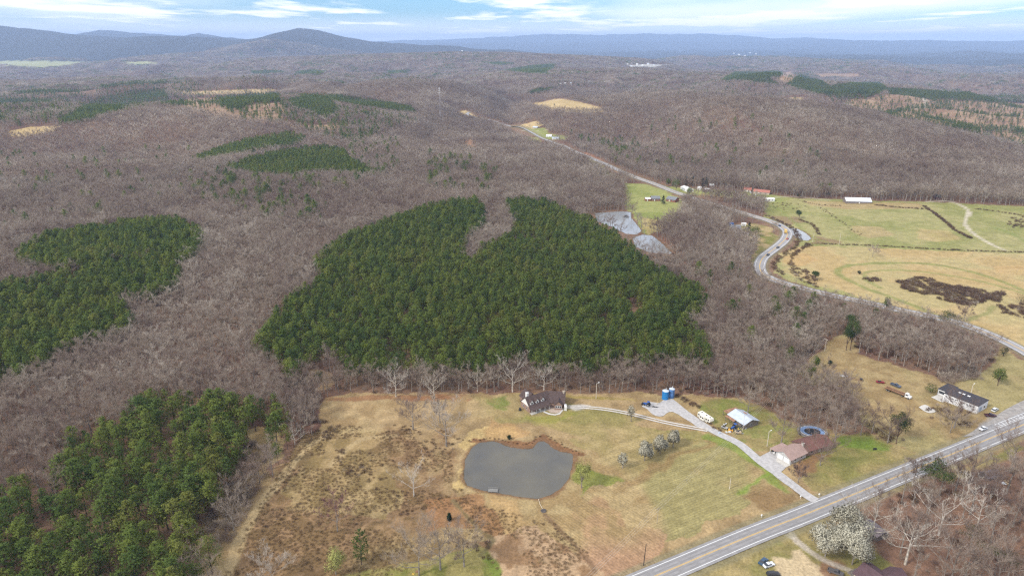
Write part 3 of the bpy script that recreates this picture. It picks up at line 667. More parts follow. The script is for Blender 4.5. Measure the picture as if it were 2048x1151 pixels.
    track([(1990, 455), (2030, 470), (2060, 490)], 4.0, (.17, .21, .055), .5)
    track([(1525, 410), (1560, 420), (1620, 470), (1690, 495)], 3.0, (.19, .22, .055), .5)
    track([(1845, 187), (1848, 200), (1820, 190), (1775, 184)], 9.0, (.50, .42, .32), .9)
    track([(1775, 222), (1830, 218), (1850, 210), (1846, 200)], 5.0, (.45, .38, .3), .7)
    track([(330, 190), (420, 186), (480, 184)], 6.0, (.48, .38, .24), .6)
    track([(270, 370), (330, 362), (400, 355)], 5.0, (.33, .24, .18), .7)
    track([(1660, 400), (1590, 393), (1540, 395), (1500, 392), (1430, 385)], 2.2, (.42, .37, .28), .8)
    track([(1040, 262), (1075, 262), (1100, 258)], 2.5, (.45, .40, .3), .8)
    track([(1545, 910), (1540, 935)], 1.0, (.3, .3, .28), 0)
    track([(1580, 1062), (1600, 1085), (1640, 1115), (1700, 1140)], 1.6, (.42, .36, .29), .85)
    track([(1560, 1045), (1580, 1068)], 2.2, (.42, .38, .32), .8)
    track([(1150, 815), (1175, 812)], 3.4, (.46, .43, .40), .8)
    track([(1240, 1140), (1400, 1065), (1560, 995), (1640, 960)], 1.1, (.23, .165, .07), 0)
    for L, w in ((HW, 6.6), (FH, 6.2)):
        d = dist_line(x, y, L); col = mix(col, np.broadcast_to(C((.20, .175, .10)), col.shape), sstep(w + 2.2, w, d) * .7)
    # pond shore
    for w in POND_W:
        d = dist_line(x, y, np.vstack([w, w[:1]])) + (n2 - .5) * 3
        col = mix(col, np.broadcast_to(C((.17, .095, .05)), col.shape), sstep(2.6, .8, d) * .85)
        ins = inpoly(x, y, w); col[ins] = (.10, .075, .05)
    me = mesh_from('ground', V, F)
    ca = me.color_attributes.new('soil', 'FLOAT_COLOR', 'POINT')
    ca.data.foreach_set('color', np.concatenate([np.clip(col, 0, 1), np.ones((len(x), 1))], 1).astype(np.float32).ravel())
    for nm, arr in (('rows', (row == 1)), ('rowsb', (row == 2))):
        at = me.attributes.new(nm, 'FLOAT', 'POINT'); at.data.foreach_set('value', arr.astype(np.float32))
    me.polygons.foreach_set('use_smooth', np.ones(len(me.polygons), bool))
    m = bpy.data.materials.new('ground'); m.use_nodes = True; nt = m.node_tree; n = nt.nodes; l = nt.links
    bs = n['Principled BSDF']; bs.inputs['Roughness'].default_value = 1; bs.inputs['Specular IOR Level'].default_value = .1
    at = n.new('ShaderNodeAttribute'); at.attribute_name = 'soil'
    g = n.new('ShaderNodeNewGeometry')
    def noise(sc, dt, rg=.6):
        q = n.new('ShaderNodeTexNoise'); q.inputs['Scale'].default_value = sc; q.inputs['Detail'].default_value = dt; q.inputs['Roughness'].default_value = rg
        l.new(g.outputs['Position'], q.inputs['Vector']); return q.outputs[0]
    def mrange(v, a, b, c, d):
        q = n.new('ShaderNodeMapRange'); q.inputs[1].default_value = a; q.inputs[2].default_value = b; q.inputs[3].default_value = c; q.inputs[4].default_value = d
        l.new(v, q.inputs[0]); return q.outputs[0]
    def mul(a, b, op='MULTIPLY'):
        q = n.new('ShaderNodeMath'); q.operation = op
        for i, v in enumerate((a, b)):
            if isinstance(v, (int, float)): q.inputs[i].default_value = v
            else: l.new(v, q.inputs[i])
        return q.outputs[0]
    f = mul(mrange(noise(0.9, 5, .7), .3, .7, .68, 1.32), mrange(noise(0.16, 4), .3, .7, .82, 1.18))
    # crop rows / mower passes
    for nm, ang in (('rows', 28.6), ('rowsb', -47)):
        aa_ = n.new('ShaderNodeAttribute'); aa_.attribute_name = nm
        mp = n.new('ShaderNodeMapping'); mp.inputs['Rotation'].default_value = (0, 0, math.radians(-ang)); l.new(g.outputs['Position'], mp.inputs[0])
        for sc, am in ((0.50, .075), (0.15, .06)):
            wv = n.new('ShaderNodeTexWave'); wv.bands_direction = 'Y'; wv.inputs['Scale'].default_value = sc * .5; wv.inputs['Distortion'].default_value = 3.0
            wv.inputs['Detail'].default_value = 2; wv.inputs['Detail Scale'].default_value = .3; l.new(mp.outputs[0], wv.inputs[0])
            s = mul(mrange(wv.outputs['Fac'], 0, 1, -am, am), aa_.outputs['Fac']); f = mul(f, mul(s, 1.0, 'ADD'))
    vm = n.new('ShaderNodeVectorMath'); vm.operation = 'SCALE'; l.new(at.outputs['Color'], vm.inputs[0]); l.new(f, vm.inputs['Scale'])
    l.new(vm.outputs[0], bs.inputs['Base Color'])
    bp = n.new('ShaderNodeBump'); bp.inputs['Strength'].default_value = .6; bp.inputs['Distance'].default_value = .35
    l.new(noise(0.7, 5, .7), bp.inputs['Height']); l.new(bp.outputs[0], bs.inputs['Normal'])
    me.materials.append(m)
    return link('ground', me, kind='structure')
ground = build_ground()

# ------------------------------------------------------------------ haze
hv = MB().box(-39000, 39000, -39000, 39000, -260, 500)
hm = bpy.data.materials.new('haze'); hm.use_nodes = True
hm.node_tree.nodes.clear(); ho = hm.node_tree.nodes.new('ShaderNodeOutputMaterial'); hp = hm.node_tree.nodes.new('ShaderNodeVolumePrincipled')
hp.inputs['Color'].default_value = (0.50, 0.68, 1.0, 1); hp.inputs['Density'].default_value = HAZE if 'HAZE' in globals() else 6.0e-5
hp.inputs['Anisotropy'].default_value = 0.0
hm.node_tree.links.new(hp.outputs[0], ho.inputs['Volume'])
haze = hv.build('haze', hm); tag(haze, kind='stuff'); haze.display_type = 'WIRE'

# ------------------------------------------------------------------ water
wm_ = bpy.data.materials.new('pond_water'); wm_.use_nodes = True
nn = wm_.node_tree.nodes; ll = wm_.node_tree.links; bs = nn['Principled BSDF']
bs.inputs['Base Color'].default_value = (.115, .108, .095, 1); bs.inputs['Roughness'].default_value = .07; bs.inputs['IOR'].default_value = 1.33
gg = nn.new('ShaderNodeNewGeometry'); nz = nn.new('ShaderNodeTexNoise'); nz.inputs['Scale'].default_value = .5; nz.inputs['Detail'].default_value = 4
nz2 = nn.new('ShaderNodeTexNoise'); nz2.inputs['Scale'].default_value = .04; nz2.inputs['Detail'].default_value = 3
cr = nn.new('ShaderNodeValToRGB'); cr.color_ramp.elements[0].position = .35; cr.color_ramp.elements[0].color = (.095, .092, .085, 1)
cr.color_ramp.elements[1].position = .7; cr.color_ramp.elements[1].color = (.15, .135, .10, 1)
ll.new(gg.outputs['Position'], nz2.inputs['Vector']); ll.new(nz2.outputs[0], cr.inputs[0]); ll.new(cr.outputs[0], bs.inputs['Base Color'])
bp = nn.new('ShaderNodeBump'); bp.inputs['Strength'].default_value = .25; bp.inputs['Distance'].default_value = .04
ll.new(gg.outputs['Position'], nz.inputs['Vector']); ll.new(nz.outputs[0], bp.inputs['Height']); ll.new(bp.outputs[0], bs.inputs['Normal'])
painted_sky_water = wm_.copy(); painted_sky_water.name = 'painted_sky_pond_water'
for n_ in painted_sky_water.node_tree.nodes:
    if n_.type == 'BUMP': n_.inputs['Strength'].default_value = 0.02
    if n_.type == 'BSDF_PRINCIPLED': n_.inputs['Roughness'].default_value = 0.12; n_.inputs['IOR'].default_value = 1.45
    if n_.type == 'VALTORGB': n_.color_ramp.elements[0].color = (.24, .25, .26, 1); n_.color_ramp.elements[1].color = (.29, .30, .305, 1)  # bright sky reflection is put into the base colour of these ponds
for (pl, nm, _), w, pz in zip(PONDS, POND_W, POND_Z):
    c = w.mean(0)
    L = smooth_line([tuple(p) for p in w] + [tuple(w[0])], 2.5)
    L = L + (fbm(L[:, :1] / 3, L[:, 1:] / 3, 3, 9) - .5) * 2.2
    vs = [(c[0] + (p[0] - c[0]) * 1.0, c[1] + (p[1] - c[1]) * 1.0, pz) for p in L[:-1]]
    me = bpy.data.meshes.new(nm); me.from_pydata(vs, [], [tuple(range(len(vs)))]); me.materials.append(wm_)
    bm = bmesh.new(); bm.from_mesh(me); bmesh.ops.triangulate(bm, faces=bm.faces[:])
    bmesh.ops.recalc_face_normals(bm, faces=bm.faces[:])
    if sum(f.normal.z for f in bm.faces) < 0: bmesh.ops.reverse_faces(bm, faces=bm.faces[:])
    bm.to_mesh(me); bm.free()
    if 'farm' not in nm: me.materials[0] = painted_sky_water
    o = link(nm, me, kind='structure')

# ------------------------------------------------------------------ roads
def ribbon(name, L, off0, off1, dz, m, h0=0.0, h1=1e9, broken=None, parent=None, lift=0.0, dash=None):
    """strip between two lateral offsets (m, left negative) along a world line"""
    T = np.gradient(L, axis=0); T /= np.linalg.norm(T, axis=1)[:, None] + 1e-9; N = np.stack([T[:, 1], -T[:, 0]], 1)
    a = L + N * off0; b = L + N * off1
    zc = H(L[:, 0], L[:, 1])
    V = []; F = []
    for i in range(len(L)):
        V += [(a[i, 0], a[i, 1], zc[i] + dz), (b[i, 0], b[i, 1], zc[i] + dz)]
    for i in range(len(L) - 1):
        if dash and (i % dash[1]) >= dash[0]: continue
        F.append((2 * i, 2 * i + 1, 2 * i + 3, 2 * i + 2))
    me = mesh_from(name, V, F, [m]); return link(name, me, parent, kind='structure')
ASPH = mat('asphalt', (.265, .252, .245), .85, var=.13, scale=.35, bump=.2)
FASPH = mat('far_asphalt', (.30, .285, .28), .85, var=.08, scale=.2)
WPAINT = mat('white_paint', (.74, .74, .72), .6, var=.06)
YPAINT = mat('yellow_paint', (.68, .42, .08), .6, var=.08)
GRAV = mat('gravel', (.42, .40, .385), .95, var=.14, scale=.7, bump=.3)
GRAV2 = mat('pale_gravel', (.50, .46, .41), .95, var=.14, scale=.7)
ribbon('highway', HW, -5.0, 5.0, 0.10, ASPH)
ribbon('edge_line', HW, -3.85, -3.63, 0.108, WPAINT); ribbon('edge_line', HW, 3.63, 3.85, 0.108, WPAINT)
ribbon('centre_line', HW, -.26, -.10, 0.108, YPAINT); ribbon('centre_line', HW, .10, .26, 0.108, YPAINT)
ribbon('far_highway', FH, -4.9, 4.9, 0.14, FASPH)
fm = np.hypot(FH[:, 0], FH[:, 1]) < 1000
FN = FH[fm]
ribbon('edge_line', FN, -3.7, -3.4, 0.16, WPAINT); ribbon('edge_line', FN, 3.4, 3.7, 0.16, WPAINT)
ribbon('centre_line', FN, -.3, -.05, 0.16, YPAINT); ribbon('centre_line', FN, .1, .35, 0.16, YPAINT)
WORN = mat('worn_asphalt', (.225, .215, .212), .85, var=.12, scale=.25)
for a_ in (-3.1, -1.5, 1.0, 2.6): ribbon('tyre_wear', HW, a_, a_ + .55, 0.104, WORN)
def patch_sheet(name, pl, dz, m, nosub=False):
    w = [tuple(G(px, py)) for px, py in pl]
    L = smooth_line([p[:2] for p in w] + [w[0][:2]], 2.0)[:-1]
    if not nosub: L = L + (fbm(L[:, :1] / 2, L[:, 1:] / 2, 2, 5) - .5) * .9
    V = [(p[0], p[1], hz1(p[0], p[1]) + dz) for p in L]
    me = bpy.data.meshes.new(name); me.from_pydata(V, [], [tuple(range(len(V)))]); me.materials.append(m)
    bm = bmesh.new(); bm.from_mesh(me); bmesh.ops.triangulate(bm, faces=bm.faces[:]); bmesh.ops.recalc_face_normals(bm, faces=bm.faces[:])
    if sum(f.normal.z for f in bm.faces) < 0: bmesh.ops.reverse_faces(bm, faces=bm.faces[:])
    bm.to_mesh(me); bm.free()
    return link(name, me, kind='structure')
patch_sheet('gravel_yard', [(1284, 812), (1296, 803), (1318, 806), (1326, 800), (1342, 799), (1366, 815), (1395, 838), (1420, 856), (1404, 858), (1372, 838), (1345, 824), (1333, 826), (1326, 832), (1312, 831), (1300, 824), (1294, 818)], 0.145, GRAV)
patch_sheet('garage_apron', [(1514, 916), (1540, 903), (1556, 908), (1552, 922), (1572, 934), (1560, 945), (1566, 962), (1585, 976), (1560, 960), (1535, 938)], 0.15, GRAV)
def lane(name, L, w, dz, m):
    ribbon(name, L, -w, w, dz, m)
lane('driveway', DR, 2.3, 0.16, GRAV)
ribbon('wheel_track', DR2, -1.55, -.45, 0.165, GRAV2); ribbon('wheel_track', DR2, .45, 1.55, 0.165, GRAV2)
# ------------------------------------------------------------------ tree shapes
def rvec(r, z0=-1, z1=1):
    a = r.uniform(0, 2 * math.pi); z = r.uniform(z0, z1); q = math.sqrt(max(0, 1 - z * z)); return Vector((q * math.cos(a), q * math.sin(a), z))
def sliver(V, F, p, d, L, w, r):
    """one tapering twig, a long thin triangle"""
    s = d.cross(rvec(r)); 
    if s.length < 1e-4: s = Vector((1, 0, 0))
    s.normalize(); s *= w * .5; b = len(V)
    V += [tuple(p - s), tuple(p + s), tuple(p + d * L)]; F.append((b, b + 1, b + 2))
def limb(mb, pts, rs, n):
    for i in range(len(pts) - 1): mb.tube(pts[i], pts[i + 1], rs[i], rs[i + 1], n, cap=False)
def bare_tree(seed, h=15.0, spread=0.45, limbs=6, sub=5, br=5, tw=5, fork=0.3, trunk_r=.22, twig_w=.06, up=.75, twl=1.0):
    """trunk mesh builder (trunk and main limbs) and crown arrays (branches and twigs)"""
    r = random.Random(seed); tb = MB(); V = []; F = []
    R = h * spread
    lean = Vector((r.uniform(-.04, .04), r.uniform(-.04, .04), 1)).normalized()
    top = lean * h * r.uniform(.62, .75)
    pts = [Vector((0, 0, -0.3)), lean * h * .16, lean * h * fork, (lean * h * .5) + rvec(r) * .25, top]
    rs = [trunk_r * 1.25, trunk_r, trunk_r * .8, trunk_r * .45, trunk_r * .2]
    limb(tb, pts, rs, 6)
    def at_tr(t):
        z = t * h
        for i in range(4):
            if pts[i + 1].z >= z: 
                k = (z - pts[i].z) / (pts[i + 1].z - pts[i].z); return pts[i].lerp(pts[i + 1], k), rs[i] + (rs[i + 1] - rs[i]) * k
        return pts[-1], rs[-1]
    for i in range(limbs):
        t = fork + (top.z / h - fork) * (i + r.random()) / limbs
        p, pr = at_tr(t); a = i * 2.4 + r.uniform(-.5, .5)
        rise = up * (0.55 + 0.9 * (t - fork)) + r.uniform(-.1, .15)
        d = Vector((math.cos(a), math.sin(a), rise * 1.3)).normalized()
        L = min(R * 1.05 / max(.35, math.hypot(d.x, d.y)), (h - p.z) / max(.25, d.z)) * r.uniform(.8, 1.0)
        m = p + d * L * .5 + rvec(r) * L * .05; e = p + d * L + Vector((0, 0, L * .12)) + rvec(r) * L * .06
        limb(tb, [p, m, e], [pr * .62, pr * .4, pr * .1], 4)
        for j in range(sub):
            k = .25 + .75 * (j + r.random()) / sub
            q = p.lerp(m, k * 2) if k < .5 else m.lerp(e, k * 2 - 1)
            ax = (e - p).normalized(); d2 = (ax + rvec(r, -.35, .9) * .85 + Vector((0, 0, .25))).normalized()
            L2 = L * .42 * (1.15 - .55 * k) * r.uniform(.8, 1.2)
            f = q + d2 * L2
            bw = min(pr * .3 + .03, .11) if twig_w < .1 else pr * .3 + .05; sliver(V, F, q, d2, L2 * 1.05, bw, r); sliver(V, F, q, d2, L2 * 1.05, bw, r)
            for b in range(br):
                kk = .3 + .7 * (b + r.random()) / br; q3 = q + d2 * L2 * kk
                d3 = (d2 + rvec(r, -.4, .9) * .9 + Vector((0, 0, .2))).normalized(); L3 = L2 * .55 * r.uniform(.7, 1.2)
                sliver(V, F, q3, d3, L3, twig_w * 1.5, r)
                for c in range(tw):
                    q4 = q3 + d3 * L3 * r.uniform(.25, 1)
                    d4 = (d3 + rvec(r, -.5, .9) * 1.0 + Vector((0, 0, .15))).normalized()
                    sliver(V, F, q4, d4, twl * r.uniform(.7, 1.3), twig_w * r.uniform(.7, 1.2), r)
    # leader
    for b in range(br * 3):
        q3 = lean * h * r.uniform(.5, .74); d3 = (Vector((0, 0, 1)) + rvec(r, -.3, 1) * .9).normalized(); L3 = h * .2 * r.uniform(.6, 1.2)
        sliver(V, F, q3, d3, L3, twig_w * 2, r)
        for c in range(tw):
            q4 = q3 + d3 * L3 * r.uniform(.3, 1); d4 = (d3 + rvec(r) * .9).normalized(); sliver(V, F, q4, d4, twl, twig_w, r)
    return tb, V, F
def tuft(V, F, p, s, r, up=.35, n=3):
    for _ in range(n):
        a = rvec(r); b = rvec(r); c = Vector((a.x, a.y, abs(a.z) * .5 + up)) * s; d = b * s * .62
        i = len(V); o = p + rvec(r) * s * .35
        V += [tuple(o - d * .5), tuple(o + d * .5), tuple(o + c)]; F.append((i, i + 1, i + 2))
def pine_tree(seed, h=15.0, R=2.6, crown=.62, whorls=11, nb=6, tufts=6, ts=.62, tn=3, loose=.0, trunk_r=.17, shape='loblolly', clump=0):
    r = random.Random(seed); tb = MB(); V = []; F = []
    lx, ly = r.uniform(-.03, .03), r.uniform(-.03, .03)
    def ax(z): return Vector((lx * z, ly * z, z))
    limb(tb, [Vector((0, 0, -.4)), ax(h * .4), ax(h * .8), ax(h * .97)], [trunk_r * 1.2, trunk_r * .85, trunk_r * .45, .03], 6)
    z0 = h * (1 - crown); cents = []
    for w in range(whorls):
        t = (w + r.uniform(.1, .9)) / whorls; z = z0 + (h * .97 - z0) * t
        if shape == 'loblolly': prof = (math.sin(math.pi * min(1, (t * .82 + .2))) ** .7) * (1 - .28 * t)
        elif shape == 'cone': prof = (1 - t) ** .8 + .04
        else: prof = .7 + .3 * math.sin(t * 9)
        for b in range(max(3, int(nb * (1.05 - .35 * t)))):
            if r.random() < loose: continue
            a = r.uniform(0, 6.283); L = R * prof * r.uniform(.72, 1.12)
            d = Vector((math.cos(a), math.sin(a), .12 + .55 * t)); p = ax(z); e = p + d * L; cents.append(p.lerp(e, .7) - Vector((0, 0, .3)))
            sliver(V, F, p, (e - p).normalized(), (e - p).length, .10, r)
            for k in range(tufts):
                q = (p.lerp(e, .86) + rvec(r) * (.5 + L * clump)) if clump and k > 1 else p.lerp(e, .35 + .65 * (k + r.random()) / tufts) + rvec(r) * L * .16
                tuft(V, F, q, ts * r.uniform(.75, 1.3), r, n=tn)
    for k in range(4): tuft(V, F, ax(h * .95) + rvec(r) * .2, ts, r, up=.8, n=tn)
    cents.append(ax(h * .9))
    return (tb,) + puff_normals(V, F, 0, cents, h)
def puff_tree(seed, h=8, R=4, n=900, ts=.5, base=.12, lumps=9, droop=0.0, shell=.55):
    """dense rounded crown of leaf or blossom sprays gathered in lumps"""
    r = random.Random(seed); tb = MB(); V = []; F = []
    limb(tb, [Vector((0, 0, -.3)), Vector((0, 0, h * .25)), Vector((0, 0, h * .6))], [.28, .2, .08], 6)
    cz = h * (base + (1 - base) * .5); rz = h * (1 - base) * .5
    cs = []
    for i in range(lumps):
        d = rvec(r, -.6, 1); cs.append((Vector((d.x * R * .62, d.y * R * .62, cz + d.z * rz * .62)), r.uniform(.34, .52)))
    cs.append((Vector((0, 0, cz + rz * .1)), .6))
    for c, s in cs:
        limb(tb, [Vector((0, 0, h * .2)), c], [.1, .03], 4)
        for k in range(n // len(cs)):
            d = rvec(r); q = c + Vector((d.x * R * s, d.y * R * s, d.z * rz * s * 1.05)) * r.uniform(shell, 1.05)
            if q.z < h * .05: continue
            if droop: q.z -= droop * math.hypot(q.x, q.y) / R
            tuft(V, F, q, ts * r.uniform(.6, 1.2), r, n=1, up=.2)
    return (tb,) + puff_normals(V, F, 0, [c for c, s_ in cs], h)
def bush(seed, h=1.6, R=1.4, n=70, w=.09, stems=9):
    r = random.Random(seed); V = []; F = []
    for i in range(n):
        a = r.uniform(0, 6.283); q = R * .55 * math.sqrt(r.random()); p = Vector((q * math.cos(a), q * math.sin(a), r.uniform(-.1, h * .45)))
        d = Vector((p.x / R * .9, p.y / R * .9, .8)) + rvec(r) * .55; d.normalize()
        sliver(V, F, p, d, h * r.uniform(.35, .65), w * r.uniform(.7, 1.6), r)
    return V, F
def puff_normals(V, F, nbase, cents, h):
    """turn every spray outwards from its clump and shade it as part of a rounded crown"""
    V = np.array(V, np.float32); F = np.array(F, np.int32); C_ = np.array(cents, np.float32)
    fc = V[F].mean(1); 
    d = ((fc[:, None, :] - C_[None]) ** 2).sum(2); c = C_[np.argmin(d, 1)]
    out = fc - c; out /= np.linalg.norm(out, axis=1)[:, None] + 1e-6
    ax = np.stack([fc[:, 0], fc[:, 1], (fc[:, 2] - h * .55) * .6], 1); ax /= np.linalg.norm(ax, axis=1)[:, None] + 1e-6
    n = out * .8 + ax * .8 + np.array([0, 0, .35]); n /= np.linalg.norm(n, axis=1)[:, None] + 1e-6
    gn = np.cross(V[F[:, 1]] - V[F[:, 0]], V[F[:, 2]] - V[F[:, 0]])
    fl = (gn * n).sum(1) < 0; F[fl] = F[fl][:, ::-1]
    vn = np.zeros_like(V); 
    for k in range(3): vn[F[:, k]] = n
    return V, F, vn
def tri_mesh(name, V, F, m, N=None):
    me = mesh_from(name, np.array(V, np.float32), np.array(F, np.int32), [m], smooth=N is not None)
    if N is not None: me.normals_split_custom_set_from_vertices(N)
    return me
def joined(name, tb, V, F, *a):
    N = a[0] if len(a) == 3 else None; mt, mc = a[-2:]
    """one mesh with trunk and crown, for the uncounted mass of a forest"""
    me = bpy.data.meshes.new(name); n = len(tb.v)
    me.from_pydata(list(tb.v) + [tuple(v) for v in V], [], list(tb.f) + [tuple(int(i) + n for i in f) for f in F])
    me.materials.append(mt); me.materials.append(mc)
    me.polygons.foreach_set('material_index', np.array([0] * len(tb.f) + [1] * len(F), np.int32)); me.update()
    if N is not None:
        me.polygons.foreach_set('use_smooth', np.ones(len(me.polygons), bool)); TN = np.array([Vector((v[0], v[1], .01)).normalized()[:] for v in tb.v], np.float32)
        me.normals_split_custom_set_from_vertices(np.concatenate([TN, N]))
    return me
def proto(me):
    return bpy.data.objects.new(me.name, me)
def tree_part_meshes(tb, V, F, *a):
    N = a[0] if len(a) == 3 else None; mt, mc = a[-2:]
    me = bpy.data.meshes.new('trunk'); me.from_pydata(tb.v, [], tb.f); me.materials.append(mt); me.update()
    return me, tri_mesh('crown', V, F, mc, N)
def place_tree(name, pm, loc, rz, s, label, cat, group=None):
    t = thing(name, label, cat, loc, rz, group); t.scale = (s[0], s[0], s[1]) if hasattr(s, '__len__') else (s, s, s)
    link('trunk', pm[0], t); link('crown', pm[1], t); return t

BARE_SP = dict(limbs=6, sub=6, br=5, tw=6)
bare_v = [bare_tree(100 + i, h=14, spread=.26 + .05 * (i % 3), **BARE_SP, twig_w=.05, twl=.95, fork=.30 + .06 * (i % 2)) for i in range(5)]
bare_mid = [bare_tree(200 + i, h=14, spread=.30 + .03 * (i % 3), limbs=5, sub=4, br=3, tw=3, twig_w=.17, twl=1.25, trunk_r=.22) for i in range(4)]
pine_v = [pine_tree(300 + i, h=15, R=2.55 + .25 * (i % 3), crown=.60 + .06 * (i % 2), whorls=9, nb=6, tufts=8, ts=.52, tn=3, clump=.32) for i in range(5)]
pine_mid = [pine_tree(320 + i, h=14, R=2.7, crown=.7, whorls=8, nb=5, tufts=4, ts=1.0, tn=2) for i in range(3)]

# ------------------------------------------------------------------ scattering with geometry nodes (uncounted masses)
def scatter(name, P, idx, rot, sc, meshes, label=None, cat=None):
    coll = bpy.data.collections.new(name + '_kinds')
    for i, me in enumerate(meshes):
        o = bpy.data.objects.new('%s_%02d' % (name, i), me); coll.objects.link(o)
    me = bpy.data.meshes.new(name); me.vertices.add(len(P)); me.vertices.foreach_set('co', np.asarray(P, np.float32).ravel())
    a = me.attributes.new('kind_index', 'INT', 'POINT'); a.data.foreach_set('value', np.asarray(idx, np.int32))
    a = me.attributes.new('turn', 'FLOAT_VECTOR', 'POINT'); a.data.foreach_set('vector', np.asarray(rot, np.float32).ravel())
    a = me.attributes.new('size', 'FLOAT_VECTOR', 'POINT'); a.data.foreach_set('vector', np.asarray(sc, np.float32).ravel())
    me.update()
    o = link(name, me); tag(o, label, cat, kind='stuff')
    ng = bpy.data.node_groups.new(name, 'GeometryNodeTree')
    ng.interface.new_socket('Geometry', in_out='INPUT', socket_type='NodeSocketGeometry')
    ng.interface.new_socket('Geometry', in_out='OUTPUT', socket_type='NodeSocketGeometry')
    N = ng.nodes; L = ng.links
    gi = N.new('NodeGroupInput'); go = N.new('NodeGroupOutput'); ip = N.new('GeometryNodeInstanceOnPoints')
    ci = N.new('GeometryNodeCollectionInfo'); ci.inputs['Collection'].default_value = coll
    ci.inputs['Separate Children'].default_value = True; ci.inputs['Reset Children'].default_value = True
    def na(nm, t):
        q = N.new('GeometryNodeInputNamedAttribute'); q.data_type = t; q.inputs['Name'].default_value = nm; return q.outputs['Attribute']
    ip.inputs['Pick Instance'].default_value = True
    L.new(gi.outputs[0], ip.inputs['Points']); L.new(ci.outputs[0], ip.inputs['Instance'])
    L.new(na('kind_index', 'INT'), ip.inputs['Instance Index'])
    L.new(na('turn', 'FLOAT_VECTOR'), ip.inputs['Rotation']); L.new(na('size', 'FLOAT_VECTOR'), ip.inputs['Scale'])
    L.new(ip.outputs[0], go.inputs[0])
    md = o.modifiers.new('scatter', 'NODES'); md.node_group = ng
    return o
def jitter_grid(x0, x1, y0, y1, s, seed, j=.42):
    r = np.random.default_rng(seed)
    gx, gy = np.meshgrid(np.arange(x0, x1, s), np.arange(y0, y1, s * .9)); 
    gx = gx + (np.arange(gx.shape[0]) % 2)[:, None] * s * .5
    gx = gx.ravel() + r.uniform(-j, j, gx.size) * s; gy = gy.ravel() + r.uniform(-j, j, gy.size) * s
    return gx, gy
def view_mask(x, y, m=1.0):
    return (np.abs(x) < y * .80 * m + 60)

ROADL = [(HW, 9.5), (FH, 9.0), (FH + np.array([-4, -14.0]), 12), (DR, 5), (DR2, 5)]
HOUSE_CLEAR = [(1083, 808, 15), (1475, 842, 13), (1600, 900, 17), (1925, 800, 17), (1735, 1135, 14), (1743, 1055, 8), (1329, 790, 6), (1715, 402, 16), (1990, 948, 7), (1640, 862, 8)]
HC = [(G(a, b), c) for a, b, c in HOUSE_CLEAR]
def clear_of_things(x, y):
    ok = np.ones(x.shape, bool)
    for L, w in ROADL: ok &= dist_line(x, y, L) > w
    for g, c in HC: ok &= np.hypot(x - g.x, y - g.y) > c
    for w in POND_W: ok &= ~(inpoly(x, y, w))
    return ok
def in_any(px, py, zs):
    m = np.zeros(px.shape, bool)
    for z in zs: m |= inpoly(px, py, z)
    return m

def forest_sites():
    """positions of every tree: dict kind -> arrays (x, y, z, h)"""
    out_p, out_b = [], []
    # pine stands
    for k, (poly, hh, sp) in PINES.items():
        P = np.array(poly, float)
        # ground reach of the outline
        sub = [G(px, min(max(py, 86), 1400), 0) for px, py in poly[::2]]
        xs = [p.x for p in sub]; ys = [p.y for p in sub]
        if k == 'corner': ys.append(110); xs.append(-250)
        x, y = jitter_grid(min(xs) - 60, max(xs) + 60, max(90, min(ys) - 90), max(ys) + 160, sp, hash_s(k), .36)
        z = H(x, y)
        r = np.random.default_rng(hash_s(k) + 1); h = hh * (.68 + .46 * r.random(len(x))) * (1 + .12 * (fbm(x / 30, y / 30, 2, 5) - .5))
        px, py = project(x, y, z + h * .62)
        wx, wy = warp(px, py, x, y, .5)
        m = inpoly(wx, wy, poly) & view_mask(x, y) & clear_of_things(x, y)
        gap = fbm(x / 15, y / 15, 3, 91, .65)
        m &= gap > (.27 if k in ('corner',) else .305)
        bx, by = project(x, y, z)
        if k == 'centre': m &= ~(inpoly(bx, by, OPEN['farm']))
        out_p.append(np.stack([x[m], y[m], z[m], h[m]], 1))
    pine = np.concatenate(out_p)
    return pine
def hash_s(s): return sum(ord(c) * (i + 7) for i, c in enumerate(s)) % 9973

pine_all = forest_sites()
def bare_sites(x0, x1, y0, y1, sp, seed, rmin, rmax, thin=None):
    x, y = jitter_grid(x0, x1, y0, y1, sp, seed); r = np.hypot(x, y)
    m = view_mask(x, y) & (r >= rmin) & (r < rmax); x = x[m]; y = y[m]
    z = H(x, y); rg = np.random.default_rng(seed + 5)
    h = 14 * (.72 + .5 * rg.random(len(x))) * (1 + .35 * (fbm(x / 60, y / 60, 2, 15) - .5))
    bx, by = project(x, y, z); wx, wy = warp(bx, by, x, y, .8)
    tx, ty = project(x, y, z + h * .6)
    keep = ~in_any(wx, wy, OPEN.values())
    isp = np.zeros(len(x), bool)
    for k, (poly, hh, s) in PINES.items():
        mm = inpoly(tx, ty, poly); isp |= mm
    keep &= ~isp
    keep &= clear_of_things(x, y)
    # the clear-cut slopes and open scrub keep a few stems
    ev = np.zeros(len(x), bool); hh = np.zeros(len(x))
    q = rg.random(len(x))
    for poly, ch, eh in SPARSE:
        mm = inpoly(bx, by, poly) & (q < ch * 1.7); ev |= mm; hh[mm] = eh
    opn = in_any(bx, by, [OPEN[k] for k in ('clearcut_r', 'clearcut_m', 'clearcut_n', 'clearcut_l', 'tan_top')])
    ev2 = opn & (q < .10); ev &= (keep | opn); ev |= ev2; hh[ev2] = 10
    rr = rg.random(len(x))
    scl = h
    B = np.stack([x, y, z, h], 1)
    b = keep & ~ev
    e = ev & ~isp
    E_ = np.stack([x, y, z, 1.25 * hh * (.75 + .5 * rr)], 1)
    return B[b], E_[e]
Bn, En = bare_sites(-1000, 1100, 130, 1150, 5.6, 41, 100, 1100)
Bm, Em = bare_sites(-2700, 2700, 300, 3300, 8.2, 42, 1100, 3200)
